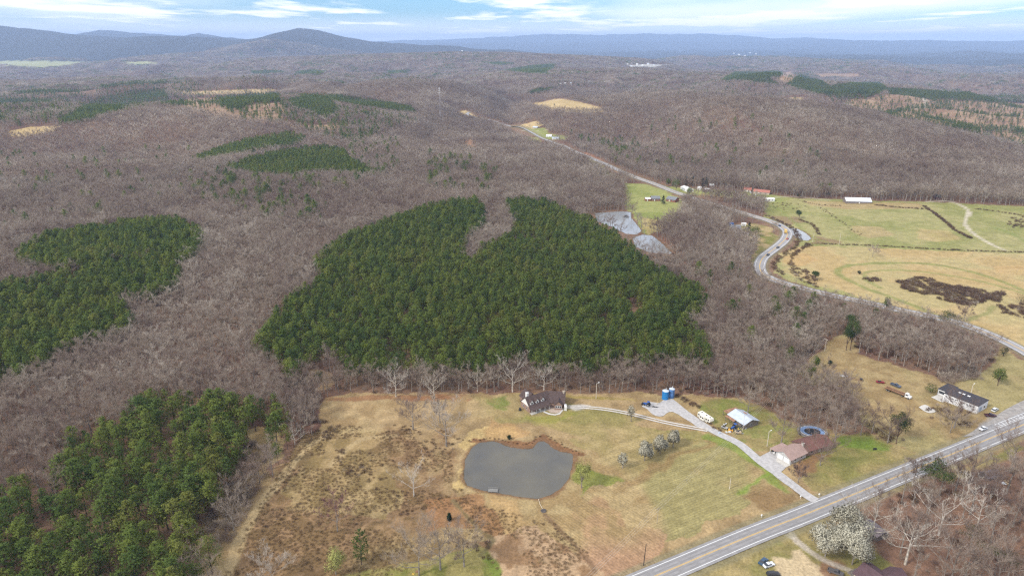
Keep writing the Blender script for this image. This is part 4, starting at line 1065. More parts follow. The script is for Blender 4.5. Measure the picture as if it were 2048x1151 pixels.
# thin edge woods: lower right woodland is open
px, py = project(Bn[:, 0], Bn[:, 1], Bn[:, 2])
thin = inpoly(px, py, [(1170, 430), (1200, 422), (1262, 436), (1285, 470), (1350, 505), (1365, 530), (1300, 540), (1210, 490), (1170, 460)]) & (np.random.default_rng(8).random(len(px)) < .9)
Bn = Bn[~thin]
m_ = dist_line(Bm[:, 0], Bm[:, 1], FH + np.array([-8, -18.0])) > 20
Bm = Bm[m_]
px, py = project(Bn[:, 0], Bn[:, 1], Bn[:, 2])
lr = inpoly(px, py, [(1560, 1400), (1700, 1000), (1960, 905), (2060, 860), (2400, 800), (2600, 1400), (1900, 2000)])
keep = ~lr | (np.random.default_rng(9).random(len(px)) < .34)
hollow = inpoly(px, py, [(1690, 880), (1850, 905), (1640, 1010), (1560, 1000)])
Bn = Bn[keep]; lr = lr[keep]
Bn[lr, 3] *= 1.12
# the pale row in front of the plantation, behind the farmhouse
rowL = smooth_line(poly_world([(655, 782), (760, 783), (900, 784), (1040, 782), (1180, 781), (1300, 775), (1400, 780), (1500, 790), (1560, 806)]), 5.2)
rg = np.random.default_rng(77); rx = []
for L in rowL:
    for k in range(2):
        if rg.random() < .75: rx.append((L[0] + rg.uniform(-2.5, 2.5), L[1] + 1 + k * 5 + rg.uniform(-2, 2)))
rx = np.array(rx); rowT = np.stack([rx[:, 0], rx[:, 1], H(rx[:, 0], rx[:, 1]), 8 + 4.5 * rg.random(len(rx))], 1)
HANDP = []   # hand-placed trees register here, so that the woods leave them room
def T(px, py): 
    g = G(px, py); HANDP.append((g.x, g.y)); return g
# ------------------------------------------------------------------ single trees with a look of their own
def own_tree(kind, px, py, hpx, label, cat='tree', seed=0, name=None, **kw):
    """px, py: foot of the trunk; hpx: height as seen in photo pixels"""
    g = T(px, py); d = math.sqrt(g.x ** 2 + g.y ** 2 + (CAMZ - g.z) ** 2)
    y0 = project(g.x, g.y, g.z)[1]; y1 = project(g.x, g.y, g.z + 10)[1]
    h = hpx / float(y0 - y1) * 10
    r = random.Random(seed + int(px)); sd = int(px * 7 + py); N = None
    if kind == 'bare': tb, V, F = bare_tree(sd, h=h, spread=kw.get('spread', .42), limbs=9, sub=7, br=6, tw=6, fork=kw.get('fork', .2), trunk_r=.02 * h, twig_w=.075, twl=.075 * h, up=kw.get('up', .65)); ms = (BARK, TWIG)
    elif kind == 'fine': tb, V, F = bare_tree(sd, h=h, spread=kw.get('spread', .42), limbs=10, sub=8, br=6, tw=6, fork=.2, trunk_r=.018 * h, twig_w=.07, twl=.07 * h, up=.7); ms = (BARK, TWIG)
    elif kind == 'white': tb, V, F = bare_tree(sd, h=h, spread=kw.get('spread', .45), limbs=8, sub=6, br=5, tw=4, fork=kw.get('fork', .16), trunk_r=.019 * h, twig_w=.055, twl=.07 * h, up=kw.get('up', .55)); ms = (WHITEBARK, WHITEBARK)
    elif kind == 'red': tb, V, F = bare_tree(sd, h=h, spread=.48, limbs=7, sub=6, br=5, tw=6, fork=.15, trunk_r=.016 * h, twig_w=.08, twl=.08 * h); ms = (BARK, REDBUD)
    elif kind == 'pear': tb, V, F, N = puff_tree(sd, h=h, R=kw.get('R', h * .5), n=kw.get('n', 3600), ts=kw.get('ts', .7), base=.08, lumps=14); ms = (BARK, BLOSSOM)
    elif kind == 'willow': tb, V, F, N = puff_tree(sd, h=h, R=kw.get('R', h * .5), n=2800, ts=.5, base=.15, lumps=10, droop=.5, shell=.2); ms = (BARK, WILLOW)
    elif kind == 'pine': tb, V, F, N = pine_tree(sd, h=h, R=kw.get('R', h * .2), crown=kw.get('crown', .65), tufts=7, ts=.55, nb=7); ms = (PBARK, PINE)
    elif kind == 'gnarl': tb, V, F, N = puff_tree(sd, h=h, R=kw.get('R', h * .25) * 1.15, n=2600, ts=.6, base=.34, lumps=10, shell=.35); ms = (PBARK, PINED)
    elif kind == 'roundpine': tb, V, F, N = puff_tree(sd, h=h, R=kw.get('R', h * .42), n=1800, ts=.6, base=.12, lumps=12); ms = (PBARK, PINE)
    elif kind == 'cedar': tb, V, F, N = pine_tree(sd, h=h, R=kw.get('R', h * .3), crown=.95, whorls=12, nb=7, tufts=5, ts=.6, shape='cone'); ms = (PBARK, CEDAR)
    elif kind == 'darkbush': tb, V, F, N = puff_tree(sd, h=h, R=kw.get('R', h * .55), n=900, ts=.4, base=.02, lumps=9); ms = (PBARK, CEDAR)
    elif kind == 'greenbush': tb, V, F, N = puff_tree(sd, h=h, R=kw.get('R', h * .8), n=1000, ts=.45, base=.02, lumps=10); ms = (BARK, HOLLY)
    pm = tree_part_meshes(tb, V, F, *(() if N is None else (N,)), *ms)
    nm = name or {'bare': 'bare_tree', 'fine': 'bare_tree', 'white': 'sycamore_tree', 'red': 'budding_tree', 'pear': 'pear_tree', 'willow': 'willow_tree', 'pine': 'pine_tree', 'gnarl': 'pine_tree', 'roundpine': 'pine_tree', 'cedar': 'cedar_tree', 'darkbush': 'evergreen_shrub', 'greenbush': 'evergreen_shrub'}[kind]
    return place_tree(nm, pm, (g.x, g.y, g.z), r.uniform(0, 6), 1, label, cat, kw.get('group'))
OT = own_tree
OT('white', 792, 793, 56, 'pale bare tree at the wood edge above the dry field, left of its white twin', spread=.5)
OT('white', 869, 797, 53, 'chalky white bare tree at the wood edge, second from the left above the field', spread=.5)
OT('white', 1025, 783, 60, 'widest pale bare tree at the plantation edge, just left of the farmhouse', spread=.55)
OT('white', 955, 782, 42, 'slim pale bare tree at the plantation edge between two wide white ones', spread=.4)
OT('white', 1088, 780, 48, 'pale bare tree rising directly behind the brown farmhouse roof', spread=.42)
OT('fine', 826, 858, 66, 'grey bare tree standing alone in the dry field left of the pond', spread=.42)
OT('bare', 893, 892, 78, 'grey bare tree on the bank by the left shore of the pond', spread=.55)
OT('fine', 880, 845, 55, 'thin bare tree just behind the one on the pond bank', spread=.25)
OT('white', 828, 992, 60, 'small bone-white bare tree in the middle of the brushy field', spread=.6, fork=.1)
OT('red', 675, 1062, 62, 'reddish budding tree in the brown brush of the lower field')
OT('pine', 723, 1128, 72, 'lone green pine standing in the lower field beside a yellow-green tree', R=4.2, crown=.85)
OT('willow', 672, 1148, 52, 'yellow-green budding tree at the foot of the lone field pine', R=5.0)
OT('fine', 838, 1150, 80, 'broad bare tree over the lawn at the bottom edge, left of two others', spread=.6)
OT('bare', 881, 1138, 84, 'tall bare tree on the bottom lawn, middle of the three', spread=.42)
OT('bare', 928, 1132, 74, 'bare spreading tree on the bottom lawn, right of the three', spread=.45)
OT('fine', 545, 1165, 50, 'wide twiggy bare tree cut by the bottom edge beside the dirt track', spread=.75)
OT('roundpine', 425, 1148, 74, 'round bushy pine on the corner of the dirt track at the lower left', R=5.2)
OT('roundpine', 388, 1190, 64, 'round bushy pine cut by the bottom edge beside the dirt track', R=5.0)
OT('cedar', 899, 1040, 14, 'tiny bright green sapling in the rust-coloured brush below the pond', R=.8)
OT('darkbush', 1019, 878, 8, 'small dark shrub on the bank just above the pond')
OT('willow', 1163, 975, 58, 'pale yellow-green weeping tree on the right shore of the pond', R=4.6)
OT('pear', 1245, 935, 30, 'smallest white blossoming pear, alone in the mown field right of the pond', R=2.3, n=700)
OT('pear', 1289, 921, 38, 'large round white blossoming pear, left end of the row of three', R=3.9)
OT('pear', 1320, 906, 36, 'round white blossoming pear in the middle of the row of three', R=3.5)
OT('pear', 1346, 893, 34, 'round white blossoming pear, right end of the row of three', R=3.1)
OT('pear', 1262, 842, 34, 'pointed white blossoming pear beside the wheel-track drive to the farmhouse', R=2.3, n=600)
OT('pear', 1650, 1112, 62, 'white blossoming pear beside the sandy lane, front left of the clump', R=6.4, n=6500, ts=.75)
OT('pear', 1704, 1128, 84, 'biggest white blossoming pear in the clump, above the purple roof', R=7.6, n=9000, ts=.75)
OT('pear', 1686, 1078, 66, 'white blossoming pear nearest the highway in the clump', R=6.6, n=6500, ts=.75)
OT('gnarl', 1792, 886, 62, 'dark irregular pine with open branches beside the bright green lawn', R=4.6)
OT('gnarl', 1862, 1000, 80, 'tall open-branched pine on the right side of the highway', R=5.8)
OT('gnarl', 1700, 700, 66, 'tall pine cluster tree on the hill above the power line pole', R=4.2, crown=.6)
OT('gnarl', 1692, 700, 56, 'pine leaning against the tallest one on the hilltop', R=3.6, crown=.6)
OT('bare', 1668, 893, 82, 'tall bare tree with several stems right of the red-brown roof', spread=.36, fork=.12)
OT('fine', 1640, 930, 50, 'low spreading bare tree in front of the red-brown house wall', spread=.7)
OT('fine', 1598, 868, 68, 'bare tree behind the garage with the brown roof', spread=.4)
OT('bare', 1562, 888, 62, 'bare tree between the metal-roofed shed and the garage', spread=.36)
OT('fine', 1495, 825, 52, 'bushy bare tree just behind the metal-roofed shed', spread=.42)
OT('fine', 1596, 965, 34, 'small bare tree on the leaf-strewn lawn below the garage', spread=.45)
OT('fine', 1775, 885, 62, 'grey twiggy tree beside the dark irregular pine', spread=.5)
OT('bare', 1908, 855, 66, 'bare tree in front of the long white building', spread=.4)
OT('roundpine', 1995, 770, 34, 'small green pine on the lawn behind the white building', R=3.6)
OT('darkbush', 2006, 712, 19, 'round dark evergreen beside the far highway at the right edge', R=2.6)
OT('darkbush', 1660, 730, 10, 'small black-green shrub on the brown hilltop', R=1.4)
OT('greenbush', 1860, 785, 18, 'wide green shrub left of the white building annex', R=3.6)
OT('roundpine', 1628, 738, 26, 'yellow-green pine by the cleared power line strip', R=2.6)
OT('roundpine', 1620, 758, 28, 'second yellow-green pine by the cleared power line strip', R=2.8)
OT('white', 1742, 1078, 78, 'big grey-limbed bare tree beside the old grey-roofed shed', spread=.6)
OT('white', 1810, 1128, 98, 'stark white dead tree with crooked limbs in the lower right', spread=.5, fork=.3, up=.35)
OT('white', 1877, 1070, 84, 'spreading pale bare tree in the red leaf litter of the lower right woods', spread=.6, fork=.12)
OT('white', 1952, 1060, 78, 'forked white-trunked tree among the red leaves near the right edge', spread=.42, fork=.14)
OT('white', 1922, 1000, 60, 'pale bare tree between the highway pine and the fallen shed', spread=.4)
OT('bare', 1948, 990, 64, 'dark bare tree just left of the fallen shed', spread=.6)
OT('bare', 2020, 945, 76, 'dark bare tree beside the highway at the right edge', spread=.55)
OT('bare', 1825, 970, 58, 'thin dark bare tree standing against the highway lines', spread=.3)
OT('greenbush', 1945, 1075, 22, 'bright olive shrub among the red leaves at the lower right', R=5)
OT('greenbush', 1975, 1105, 20, 'second olive shrub, nearer the bottom right corner', R=4.6)
OT('greenbush', 2020, 1125, 20, 'third olive shrub, right of the other two', R=4.6)
OT('fine', 1900, 1165, 90, 'broad grey twiggy tree at the bottom edge of the right woods', spread=.65)
OT('fine', 1990, 1180, 88, 'broad grey twiggy tree nearest the bottom right corner', spread=.65)
OT('cedar', 1404, 376, 22, 'dark green conical cedar beside the small white sheds', R=3.4)
OT('cedar', 1385, 372, 20, 'second dark cedar in the roadside group', R=3.2)
OT('cedar', 1372, 372, 24, 'tallest dark cedar in the roadside group', R=3.4)
OT('cedar', 1412, 377, 22, 'dark cedar standing apart at the right of the roadside group', R=3.6)
OT('roundpine', 1352, 382, 26, 'broad olive evergreen beside the far highway', R=6)
OT('roundpine', 1378, 392, 18, 'smaller olive evergreen below the cedars', R=4)
OT('roundpine', 1336, 372, 16, 'dark rounded evergreen beyond the far highway', R=4)
OT('cedar', 1326, 408, 18, 'dark cedar between the two meadow houses', R=3.2)
OT('gnarl', 1598, 437, 18, 'single open pine in the green pasture above the roadside pond', R=3.6)
OT('darkbush', 1598, 397, 12, 'round dark evergreen at the top of the pasture', R=3.4)
OT('darkbush', 1654, 397, 15, 'dark evergreen at the pasture corner by the wood', R=3.6)
OT('roundpine', 1640, 390, 26, 'tall dull green pine at the wood edge above the pasture', R=5)
OT('roundpine', 1656, 388, 24, 'second dull green pine at the wood edge above the pasture', R=5)
OT('cedar', 1497, 468, 24, 'dark cedar by the roadside homes', R=3.4)
OT('roundpine', 1510, 472, 22, 'broad green pine by the roadside homes', R=5)
OT('darkbush', 1109, 213, 7, 'single dark tree in the tan hilltop field', R=3.2)
OT('gnarl', 1630, 560, 20, 'small open pine beside the far highway and brown pasture', R=3)
OT('roundpine', 1772, 618, 24, 'olive pine beside the far highway', R=3.6)
OT('roundpine', 1748, 640, 26, 'olive pine on the near side of the far highway', R=3.6)
OT('gnarl', 1896, 655, 32, 'broad low pine beside the far highway bend', R=7)
OT('darkbush', 2040, 610, 24, 'dark evergreen at the right edge of the brown pasture', R=6)
OT('bare', 1928, 642, 30, 'dark bare tree in the brown pasture near the highway', spread=.5)
OT('bare', 1745, 513, 22, 'dark bare tree in the middle of the pasture fence row', spread=.5)
OT('gnarl', 1702, 668, 40, 'pine top standing above the cleared strip', R=4)
OT('darkbush', 1718, 548, 8, 'small scrubby tree inside the grass loop track', R=1.5)
OT('fine', 1900, 865, 40, 'tangled bare shrub tree beside the highway shoulder', spread=.8)
OT('roundpine', 638, 762, 20, 'bright green young pine at the small clearing', R=2.8)
OT('white', 590, 888, 40, 'pale crooked tree among the pines by the dirt track', spread=.6)
OT('bare', 615, 850, 62, 'tall grey tree at the upper left corner of the field', spread=.4)
OT('fine', 468, 1060, 56, 'bare tree between the pines and the dirt track, lowest of the hedge', spread=.5)
OT('fine', 480, 1010, 50, 'bare tree in the middle of the track hedge', spread=.5)
OT('fine', 520, 965, 52, 'bare tree at the top of the track hedge', spread=.5)
OT('fine', 495, 985, 46, 'purplish bare tree crowding the track hedge', spread=.5)
# ------------------------------------------------------------------ counted trees (largest in view), then the rest as one mass per kind
HPa = np.array(HANDP)
def away(A, d):
    if len(A) == 0: return A
    dd = np.min(np.hypot(A[:, None, 0] - HPa[None, :, 0], A[:, None, 1] - HPa[None, :, 1]), 1); return A[dd > d]
Bn = away(Bn, 5.0); pine_all = away(pine_all, 2.6); rowT = away(rowT, 3.0)
def pick(A, n, margin=20):
    px, py = project(A[:, 0], A[:, 1], A[:, 2]); tx, ty = project(A[:, 0], A[:, 1], A[:, 2] + A[:, 3] * .7)
    vis = (tx > -margin) & (tx < 2048 + margin) & (ty < 1160)
    size = A[:, 3] / np.sqrt(A[:, 0] ** 2 + A[:, 1] ** 2 + CAMZ ** 2); size = np.where(vis, size, 0)
    o = np.argsort(-size); k = np.zeros(len(A), bool); k[o[:n]] = True
    return A[k & (size > 0)], A[~(k & (size > 0))]
pineI, pineS = pick(pine_all, 276)
pm_p = [tree_part_meshes(*t, PBARK, PINE) for t in pine_v]
pm_b = [tree_part_meshes(*t, BARK, TWIG) for t in bare_v]
lrI = lambda A: A
bareA = np.concatenate([rowT, Bn]); isrow = np.zeros(len(bareA), bool); isrow[:len(rowT)] = True
bpx, bpyy = project(bareA[:, 0], bareA[:, 1], bareA[:, 2])
near = (bpyy > 560)
bareI, bareS = pick(bareA, 225)
rg = random.Random(5)
def region_label(px, py, kind):
    if kind == 'pine':
        if px < 620 and py > 800:
            c = 'on the rim against the dirt track' if px > 300 + (1151 - py) * .55 else ('beside the grey leafless wood' if py < 940 - px * .2 else ('around the reddish gap' if py < 1020 else ('along the bottom edge of the picture' if py > 1120 else 'in the thick of it')))
            return ('green pine of the lower left stand, %s' % c, 'pines of the lower left stand')
        if px < 620 and py > 800: return ('green pine packed in the stand at the lower left beside the dirt track', 'pines of the lower left stand')
        if px < 400: return ('green pine in the plantation block at the left edge', 'pines of the left block')
        c = 'left of the farmhouse' if px < 900 else ('behind the farmhouse' if px < 1150 else 'above the blue tanks and tin shed')
        return ('green pine fronting the central plantation, %s' % c, 'pines of the central plantation')
    if px > 1560 and py > 880: return ('leafless grey tree in the red-floored woods at the lower right', 'bare trees of the lower right woods')
    if px > 1560: return ('leafless grey tree in the wood left of the hillside field', 'bare trees around the hillside field')
    if px <= 640:
        c = 'between the left pine block and the picture edge' if px < 90 else ('along the ravine below the left pine block' if py < 800 else ('against the top of the lower left pine stand' if px < 330 else 'left of the farm field, beside the young pines'))
        return ('leafless grey tree %s' % c, 'bare trees of the lower left wood')
    if px > 640: return ('leafless tree in the thin row between plantation and farm field', 'bare trees in the row above the farm')
    return ('leafless grey tree in the wood around the lower left pine stand', 'bare trees of the lower left wood')
first = {}
def put(name, pms, row, i, cat, kind):
    x, y, z, h = row; px, py = project(x, y, z); lab, grp = region_label(float(px), float(py), kind)
    k = i % len(pms); s = h / (15.0 if kind == 'pine' else 14.0); w = s * rg.uniform(.85, 1.2)
    if kind == 'pine' and py > 760 and px < 620: w *= 1.42
    key = (name, k)
    if key not in first:
        t = place_tree(name, pms[k], (x, y, z), rg.uniform(0, 6), (w, s), lab, cat, grp); first[key] = t
    else: t = copy_tree(first[key], (x, y, z), rg.uniform(0, 6), (w, w, s), lab, grp)
for i, row in enumerate(pineI.tolist()): put('pine_tree', pm_p, row, rg.randrange(5), 'tree', 'pine')
for i, row in enumerate(bareI.tolist()): put('bare_tree', pm_b, row, rg.randrange(5), 'tree', 'bare')

# masses
def up_normals(V, F, k=1.1):
    V = np.array(V, np.float32); F = np.array(F, np.int32); gn = np.cross(V[F[:, 1]] - V[F[:, 0]], V[F[:, 2]] - V[F[:, 0]])
    fl = gn[:, 2] < 0; F[fl] = F[fl][:, ::-1]; gn[fl] *= -1; gn /= np.linalg.norm(gn, axis=1)[:, None] + 1e-9
    n = gn * .5 + np.array([0, 0, k]); n /= np.linalg.norm(n, axis=1)[:, None]; vn = np.zeros_like(V)
    for q in range(3): vn[F[:, q]] = n
    return V, F, vn
def tilt(A, seed, ex=1.35, e=12.0):
    x, y = A[:, 0], A[:, 1]; gx = (H(x + e, y) - H(x - e, y)) / (2 * e); gy = (H(x, y + e) - H(x, y - e)) / (2 * e)
    return np.stack([np.arctan(gy * ex), -np.arctan(gx * ex), np.zeros(len(A))], 1)
JP = [joined('pine_%d' % i, *t, PBARK, PINE) for i, t in enumerate(pine_v)]
JPM = [joined('pine_small_%d' % i, *t, PBARK, PINE) for i, t in enumerate(pine_mid)]
JB = [joined('bare_%d' % i, *t, BARK, TWIG) for i, t in enumerate(bare_v)]
JBM = []
for i, (tb_, V_, F_) in enumerate(bare_mid):
    V_, F_, N_ = up_normals(V_, F_, .8); JBM.append(joined('bare_small_%d' % i, tb_, V_, F_, N_, BARK, TWIG))
def thick_patch(name, n, S, hgt, seed, twig_w, pine=False, dens=60):
    """a piece of distant canopy: many small crowns in one mesh, used kilometres away"""
    r = random.Random(seed); V = []; F = []
    for i in range(n):
        cx_, cy_ = r.uniform(-S / 2, S / 2), r.uniform(-S / 2, S / 2); h = hgt * r.uniform(.75, 1.15); R = r.uniform(2.6, 4.2)
        for k in range(dens):
            d = rvec(r, -.3, 1); p = Vector((cx_ + d.x * R * .6, cy_ + d.y * R * .6, h * .6 + d.z * h * .3))
            if pine: tuft(V, F, p, 2.2, r, n=1)
            else: sliver(V, F, p, (Vector((d.x, d.y, abs(d.z) + .4)) + rvec(r) * .5).normalized(), h * .28, twig_w, r)
    return tri_mesh(name, *up_normals(V, F)[:2], PINE if pine else TWIG, up_normals(V, F)[2])
JBF = [thick_patch('far_wood_%d' % i, 14, 26, 13, 500 + i, .55, dens=26) for i in range(3)]
JPF = [thick_patch('far_pines_%d' % i, 14, 24, 13, 520 + i, .6, True, dens=24) for i in range(2)]
def rots(n, seed, tilt=.05):
    r = np.random.default_rng(seed); return np.stack([r.uniform(-tilt, tilt, n), r.uniform(-tilt, tilt, n), r.uniform(0, 6.28, n)], 1)
def mk(A, n0, nk, hb, seed, wmul=1.0, woff=.2):
    r = np.random.default_rng(seed); s = A[:, 3] / hb; w = s * r.uniform(1 - woff, 1 + woff, len(A)) * wmul
    return A[:, :3], n0 + r.integers(0, nk, len(A)), rots(len(A), seed + 1), np.stack([w, w, s], 1)
def cat_(parts): return [np.concatenate([p[i] for p in parts]) for i in range(4)]
pr = np.hypot(pineS[:, 0], pineS[:, 1])
pn = pineS[pr < 1150]; pmd = pineS[(pr >= 1150)]
if len(En): pn = np.concatenate([pn, En])
pmd = np.concatenate([pmd, Em])
# far zone: canopy patches
def far_sites(sp, r0, r1, seed):
    R1 = r1; x, y = jitter_grid(-R1 * .8, R1 * .8, r0 * .6, R1, sp, seed, .3); r = np.hypot(x, y)
    m = (r >= r0) & (r < r1) & (np.abs(x) < y * .80 + 100); x = x[m]; y = y[m]; z = H(x, y)
    bx, by = project(x, y, z); opn = in_any(bx, by, [OPEN[k] for k in ('left_field', 'left_field2', 'tan_far', 'town', 'clearcut_m', 'clearcut_n', 'clearcut_r')])
    tx, ty = project(x, y, z + 9); pin = np.zeros(len(x), bool)
    for k, (poly, hh, s) in PINES.items():
        if k.startswith('far') or k in ('right_a', 'right_b'): pin |= inpoly(tx, ty, poly)
    q = np.random.default_rng(seed + 3).random(len(x)); cl = fbm(x / 240, y / 240, 3, 66)
    pin |= (q < .05 + .35 * sstep(.58, .7, cl)) & ~opn & (by > 88)
    A = np.stack([x, y, z - .5, np.full(len(x), 1.0)], 1)
    return A[~opn & ~pin], A[pin]
f1b, f1p = far_sites(21, 3200, 6500, 61); f2b, f2p = far_sites(34, 6500, 9300, 62)
def mkf(A, n0, nk, s, seed):
    p, i, r, _ = mk(A, n0, nk, 1, seed); q = np.random.default_rng(seed).uniform(.8, 1.25, len(A)); return p, i, np.stack([r[:, 0] * 0, r[:, 0] * 0, r[:, 2]], 1), np.stack([s * q * 0 + s, s * q * 0 + s, q * (1 + (s - 1) * .3)], 1)
b2t = tilt(Bm, 1); b1 = mk(bareS, 0, 5, 14, 71, 1.12); b2 = mk(Bm, 5, 4, 14, 72, 1.3); b3 = mkf(f1b, 9, 3, .95, 73); b4 = mkf(f2b, 9, 3, 1.5, 74)
b2 = (b2[0], b2[1], b2t, b2[3]); b3 = (b3[0], b3[1], tilt(f1b, 1), b3[3]); b4 = (b4[0], b4[1], tilt(f2b, 1, 1.2, 25), b4[3])
scatter('bare_forest', *cat_([b1, b2, b3, b4]), JB + JBM + JBF, 'leafless grey-brown woods rolling away to the hills', None)
pn_near = np.hypot(pn[:, 0], pn[:, 1]) < 300
wm2 = np.where(pn_near, 1.28, 1.08)
p1 = list(mk(pn, 0, 5, 15, 75, 1.12)); 
p2 = mk(pmd, 5, 3, 14, 76, 1.25); p3 = mkf(f1p, 8, 2, .95, 77); p4 = mkf(f2p, 8, 2, 1.5, 78)
scatter('pine_forest', *cat_([p1, p2, p3, p4]), JP + JPM + JPF, 'dense green pine plantations among the leafless woods', None)

# undergrowth, thickets and hedges
BR = [tri_mesh('brush_%d' % i, *bush(600 + i, 1.6, 1.5, 90, .085), BRUSHM) for i in range(4)]
TW_ = [tri_mesh('sapling_%d' % i, *bush(620 + i, 3.0, 1.6, 90, .075), TWIG) for i in range(2)]
RD = [tri_mesh('reed_%d' % i, *bush(640 + i, 1.5, 1.2, 80, .10), REEDM) for i in range(2)]
LOOSE = [tree_mat('russet_weeds', [(.16, .10, .055), (.25, .165, .085), (.30, .22, .11)], [0, .5, 1], .05, patch=.4)]
LB = [tri_mesh('weeds_%d' % i, *bush(660 + i, 1.5, 1.7, 90, .09), LOOSE[0]) for i in range(3)]
BP = []
rgn = np.random.default_rng(81)
for poly, sp, hh in SHRUB_ZONES:
    W = [G(px, min(py, 1300)) for px, py in poly]; xs = [p.x for p in W]; ys = [p.y for p in W]
    x, y = jitter_grid(min(xs) - 5, max(xs) + 5, min(ys) - 5, max(ys) + 5, sp, int(sum(xs)) % 9999); z = H(x, y)
    px, py = warp(*project(x, y, z), x, y, 1.2); m = inpoly(px, py, poly) & (fbm(x / 6, y / 6, 2, 3) > .36) & clear_of_things(x, y); n = m.sum()
    BP.append(np.stack([x[m], y[m], z[m], hh * rgn.uniform(.6, 1.3, n), np.where(rgn.random(n) < .75, rgn.integers(0, 4, n), 4)], 1))
for pl, sp, hh, w in HEDGES:
    L = smooth_line(poly_world(pl), sp); n = len(L); k = 2 if w > 2 else 1
    for _ in range(k):
        x = L[:, 0] + rgn.uniform(-w / 2, w / 2, n); y = L[:, 1] + rgn.uniform(-w / 2, w / 2, n)
        BP.append(np.stack([x, y, H(x, y), hh * rgn.uniform(.6, 1.4, n), rgn.integers(0, 4, n)], 1))
for poly in SAPLINGS:
    W = [G(px, py) for px, py in poly]; x, y = jitter_grid(min(p.x for p in W), max(p.x for p in W), min(p.y for p in W), max(p.y for p in W), 2.6, 95); z = H(x, y)
    m = inpoly(*warp(*project(x, y, z), x, y, 1.0), poly) & clear_of_things(x, y); n = m.sum()
    BP.append(np.stack([x[m], y[m], z[m], rgn.uniform(2.2, 4.6, n), 4 + rgn.integers(0, 2, n)], 1))
# loose brush all over the rough lower field
x, y = jitter_grid(-130, 60, 150, 400, 1.6, 88); z = H(x, y); px, py = project(x, y, z)
m = inpoly(px, py, [(600, 870), (700, 850), (900, 860), (905, 960), (960, 1010), (1100, 1040), (1240, 1160), (1010, 1165), (960, 1085), (880, 1110), (760, 1160), (440, 1160), (520, 1010)]) & (fbm(x / 14, y / 14, 3, 13) > .43) & clear_of_things(x, y)
n = m.sum(); BP.append(np.stack([x[m], y[m], z[m], rgn.uniform(.4, 1.0, n), np.where(rgn.random(n) < .12, rgn.integers(0, 4, n), 8 + rgn.integers(0, 3, n))], 1))
# tall pale reeds behind the shed
x, y = jitter_grid(150, 240, 340, 470, 2.0, 89); z = H(x, y); px, py = project(x, y, z)
m = inpoly(px, py, [(1515, 790), (1545, 788), (1575, 808), (1570, 822), (1545, 825), (1520, 808)]); n = m.sum()
BP.append(np.stack([x[m], y[m], z[m], rgn.uniform(1.8, 3.0, n), 6 + rgn.integers(0, 2, n)], 1))
# saplings under the near woods' edges
x, y = jitter_grid(-260, 420, 150, 620, 7.0, 90); z = H(x, y); px, py = project(x, y, z)
m = ~in_any(px, py, [OPEN[k] for k in OPEN]) & view_mask(x, y) & clear_of_things(x, y); 
for k, (poly, hh, s) in PINES.items():
    if k in ('centre', 'corner', 'left_low', 'left_mid'): 
        tx, ty = project(x, y, z + 9); m &= ~inpoly(tx, ty, poly)
n = m.sum(); BP.append(np.stack([x[m], y[m], z[m], rgn.uniform(1.5, 3.2, n), np.where(rgn.random(n) < .7, 4 + rgn.integers(0, 2, n), rgn.integers(0, 4, n))], 1))
BP = np.concatenate(BP); s = BP[:, 3] / np.where(BP[:, 4] >= 6, 1.5, np.where(BP[:, 4] >= 4, 3.0, 1.6))
scatter('undergrowth', BP[:, :3], BP[:, 4].astype(int), rots(len(BP), 91), np.stack([s * 1.1, s * 1.1, s], 1), BR + TW_ + RD + LB, 'brown brush, brambles and saplings along fence rows and field edges', None)
print('COUNTS', len(pineI), len(pineS), len(bareI), len(bareS), len(Bm), len(f1b), len(f2b), len(BP))
# ------------------------------------------------------------------ buildings
ROOFB = mat('brown_shingles', (.085, .058, .052), .9, var=.18, scale=1.2)
ROOFR = mat('red_brown_shingles', (.175, .085, .070), .9, var=.15, scale=1.0)
ROOFP = mat('pinkish_roof', (.36, .25, .215), .8, var=.08, scale=.6)
ROOFV = mat('purple_brown_roof', (.105, .062, .068), .8, var=.12, scale=.8)
ROOFG = mat('grey_shingles', (.19, .195, .21), .9, var=.12, scale=.8)
ROOFK = mat('black_roofing', (.050, .045, .050), .8, var=.2, scale=.7)
TIN = mat('galvanised_roofing', (.50, .55, .62), .5, metal=.15, var=.10, scale=.5)
RUST = mat('rusty_roofing', (.30, .165, .10), .85, var=.3, scale=.8)
WHITE = mat('white_siding', (.74, .73, .70), .6, var=.05)
OLDW = mat('weathered_white_wall', (.66, .66, .66), .8, var=.12, scale=.8)
BRICK = mat('brown_brick', (.27, .18, .14), .9, var=.2, scale=2.5)
BRICKR = mat('red_brick', (.24, .095, .065), .9, var=.2, scale=2.5)
TANW = mat('tan_wall', (.45, .38, .30), .8, var=.1)
WOODG = mat('grey_boards', (.20, .17, .15), .95, var=.25, scale=1.5)
GLASS = mat('window_glass', (.03, .035, .045), .15, var=.1, spec=.6)
CONC = mat('concrete', (.52, .49, .44), .9, var=.08, scale=.8)
PAVER = mat('patio_pavers', (.42, .33, .26), .9, var=.15, scale=1.5)
REDROOF = mat('red_metal_roof', (.38, .15, .11), .6, var=.12)
DARKM = mat('dark_steel', (.035, .035, .04), .5, var=.2)
RUBBER = mat('tyre_rubber', (.02, .02, .02), .9, var=.2)
POLEM = mat('pole_wood', (.34, .29, .22), .95, var=.2)
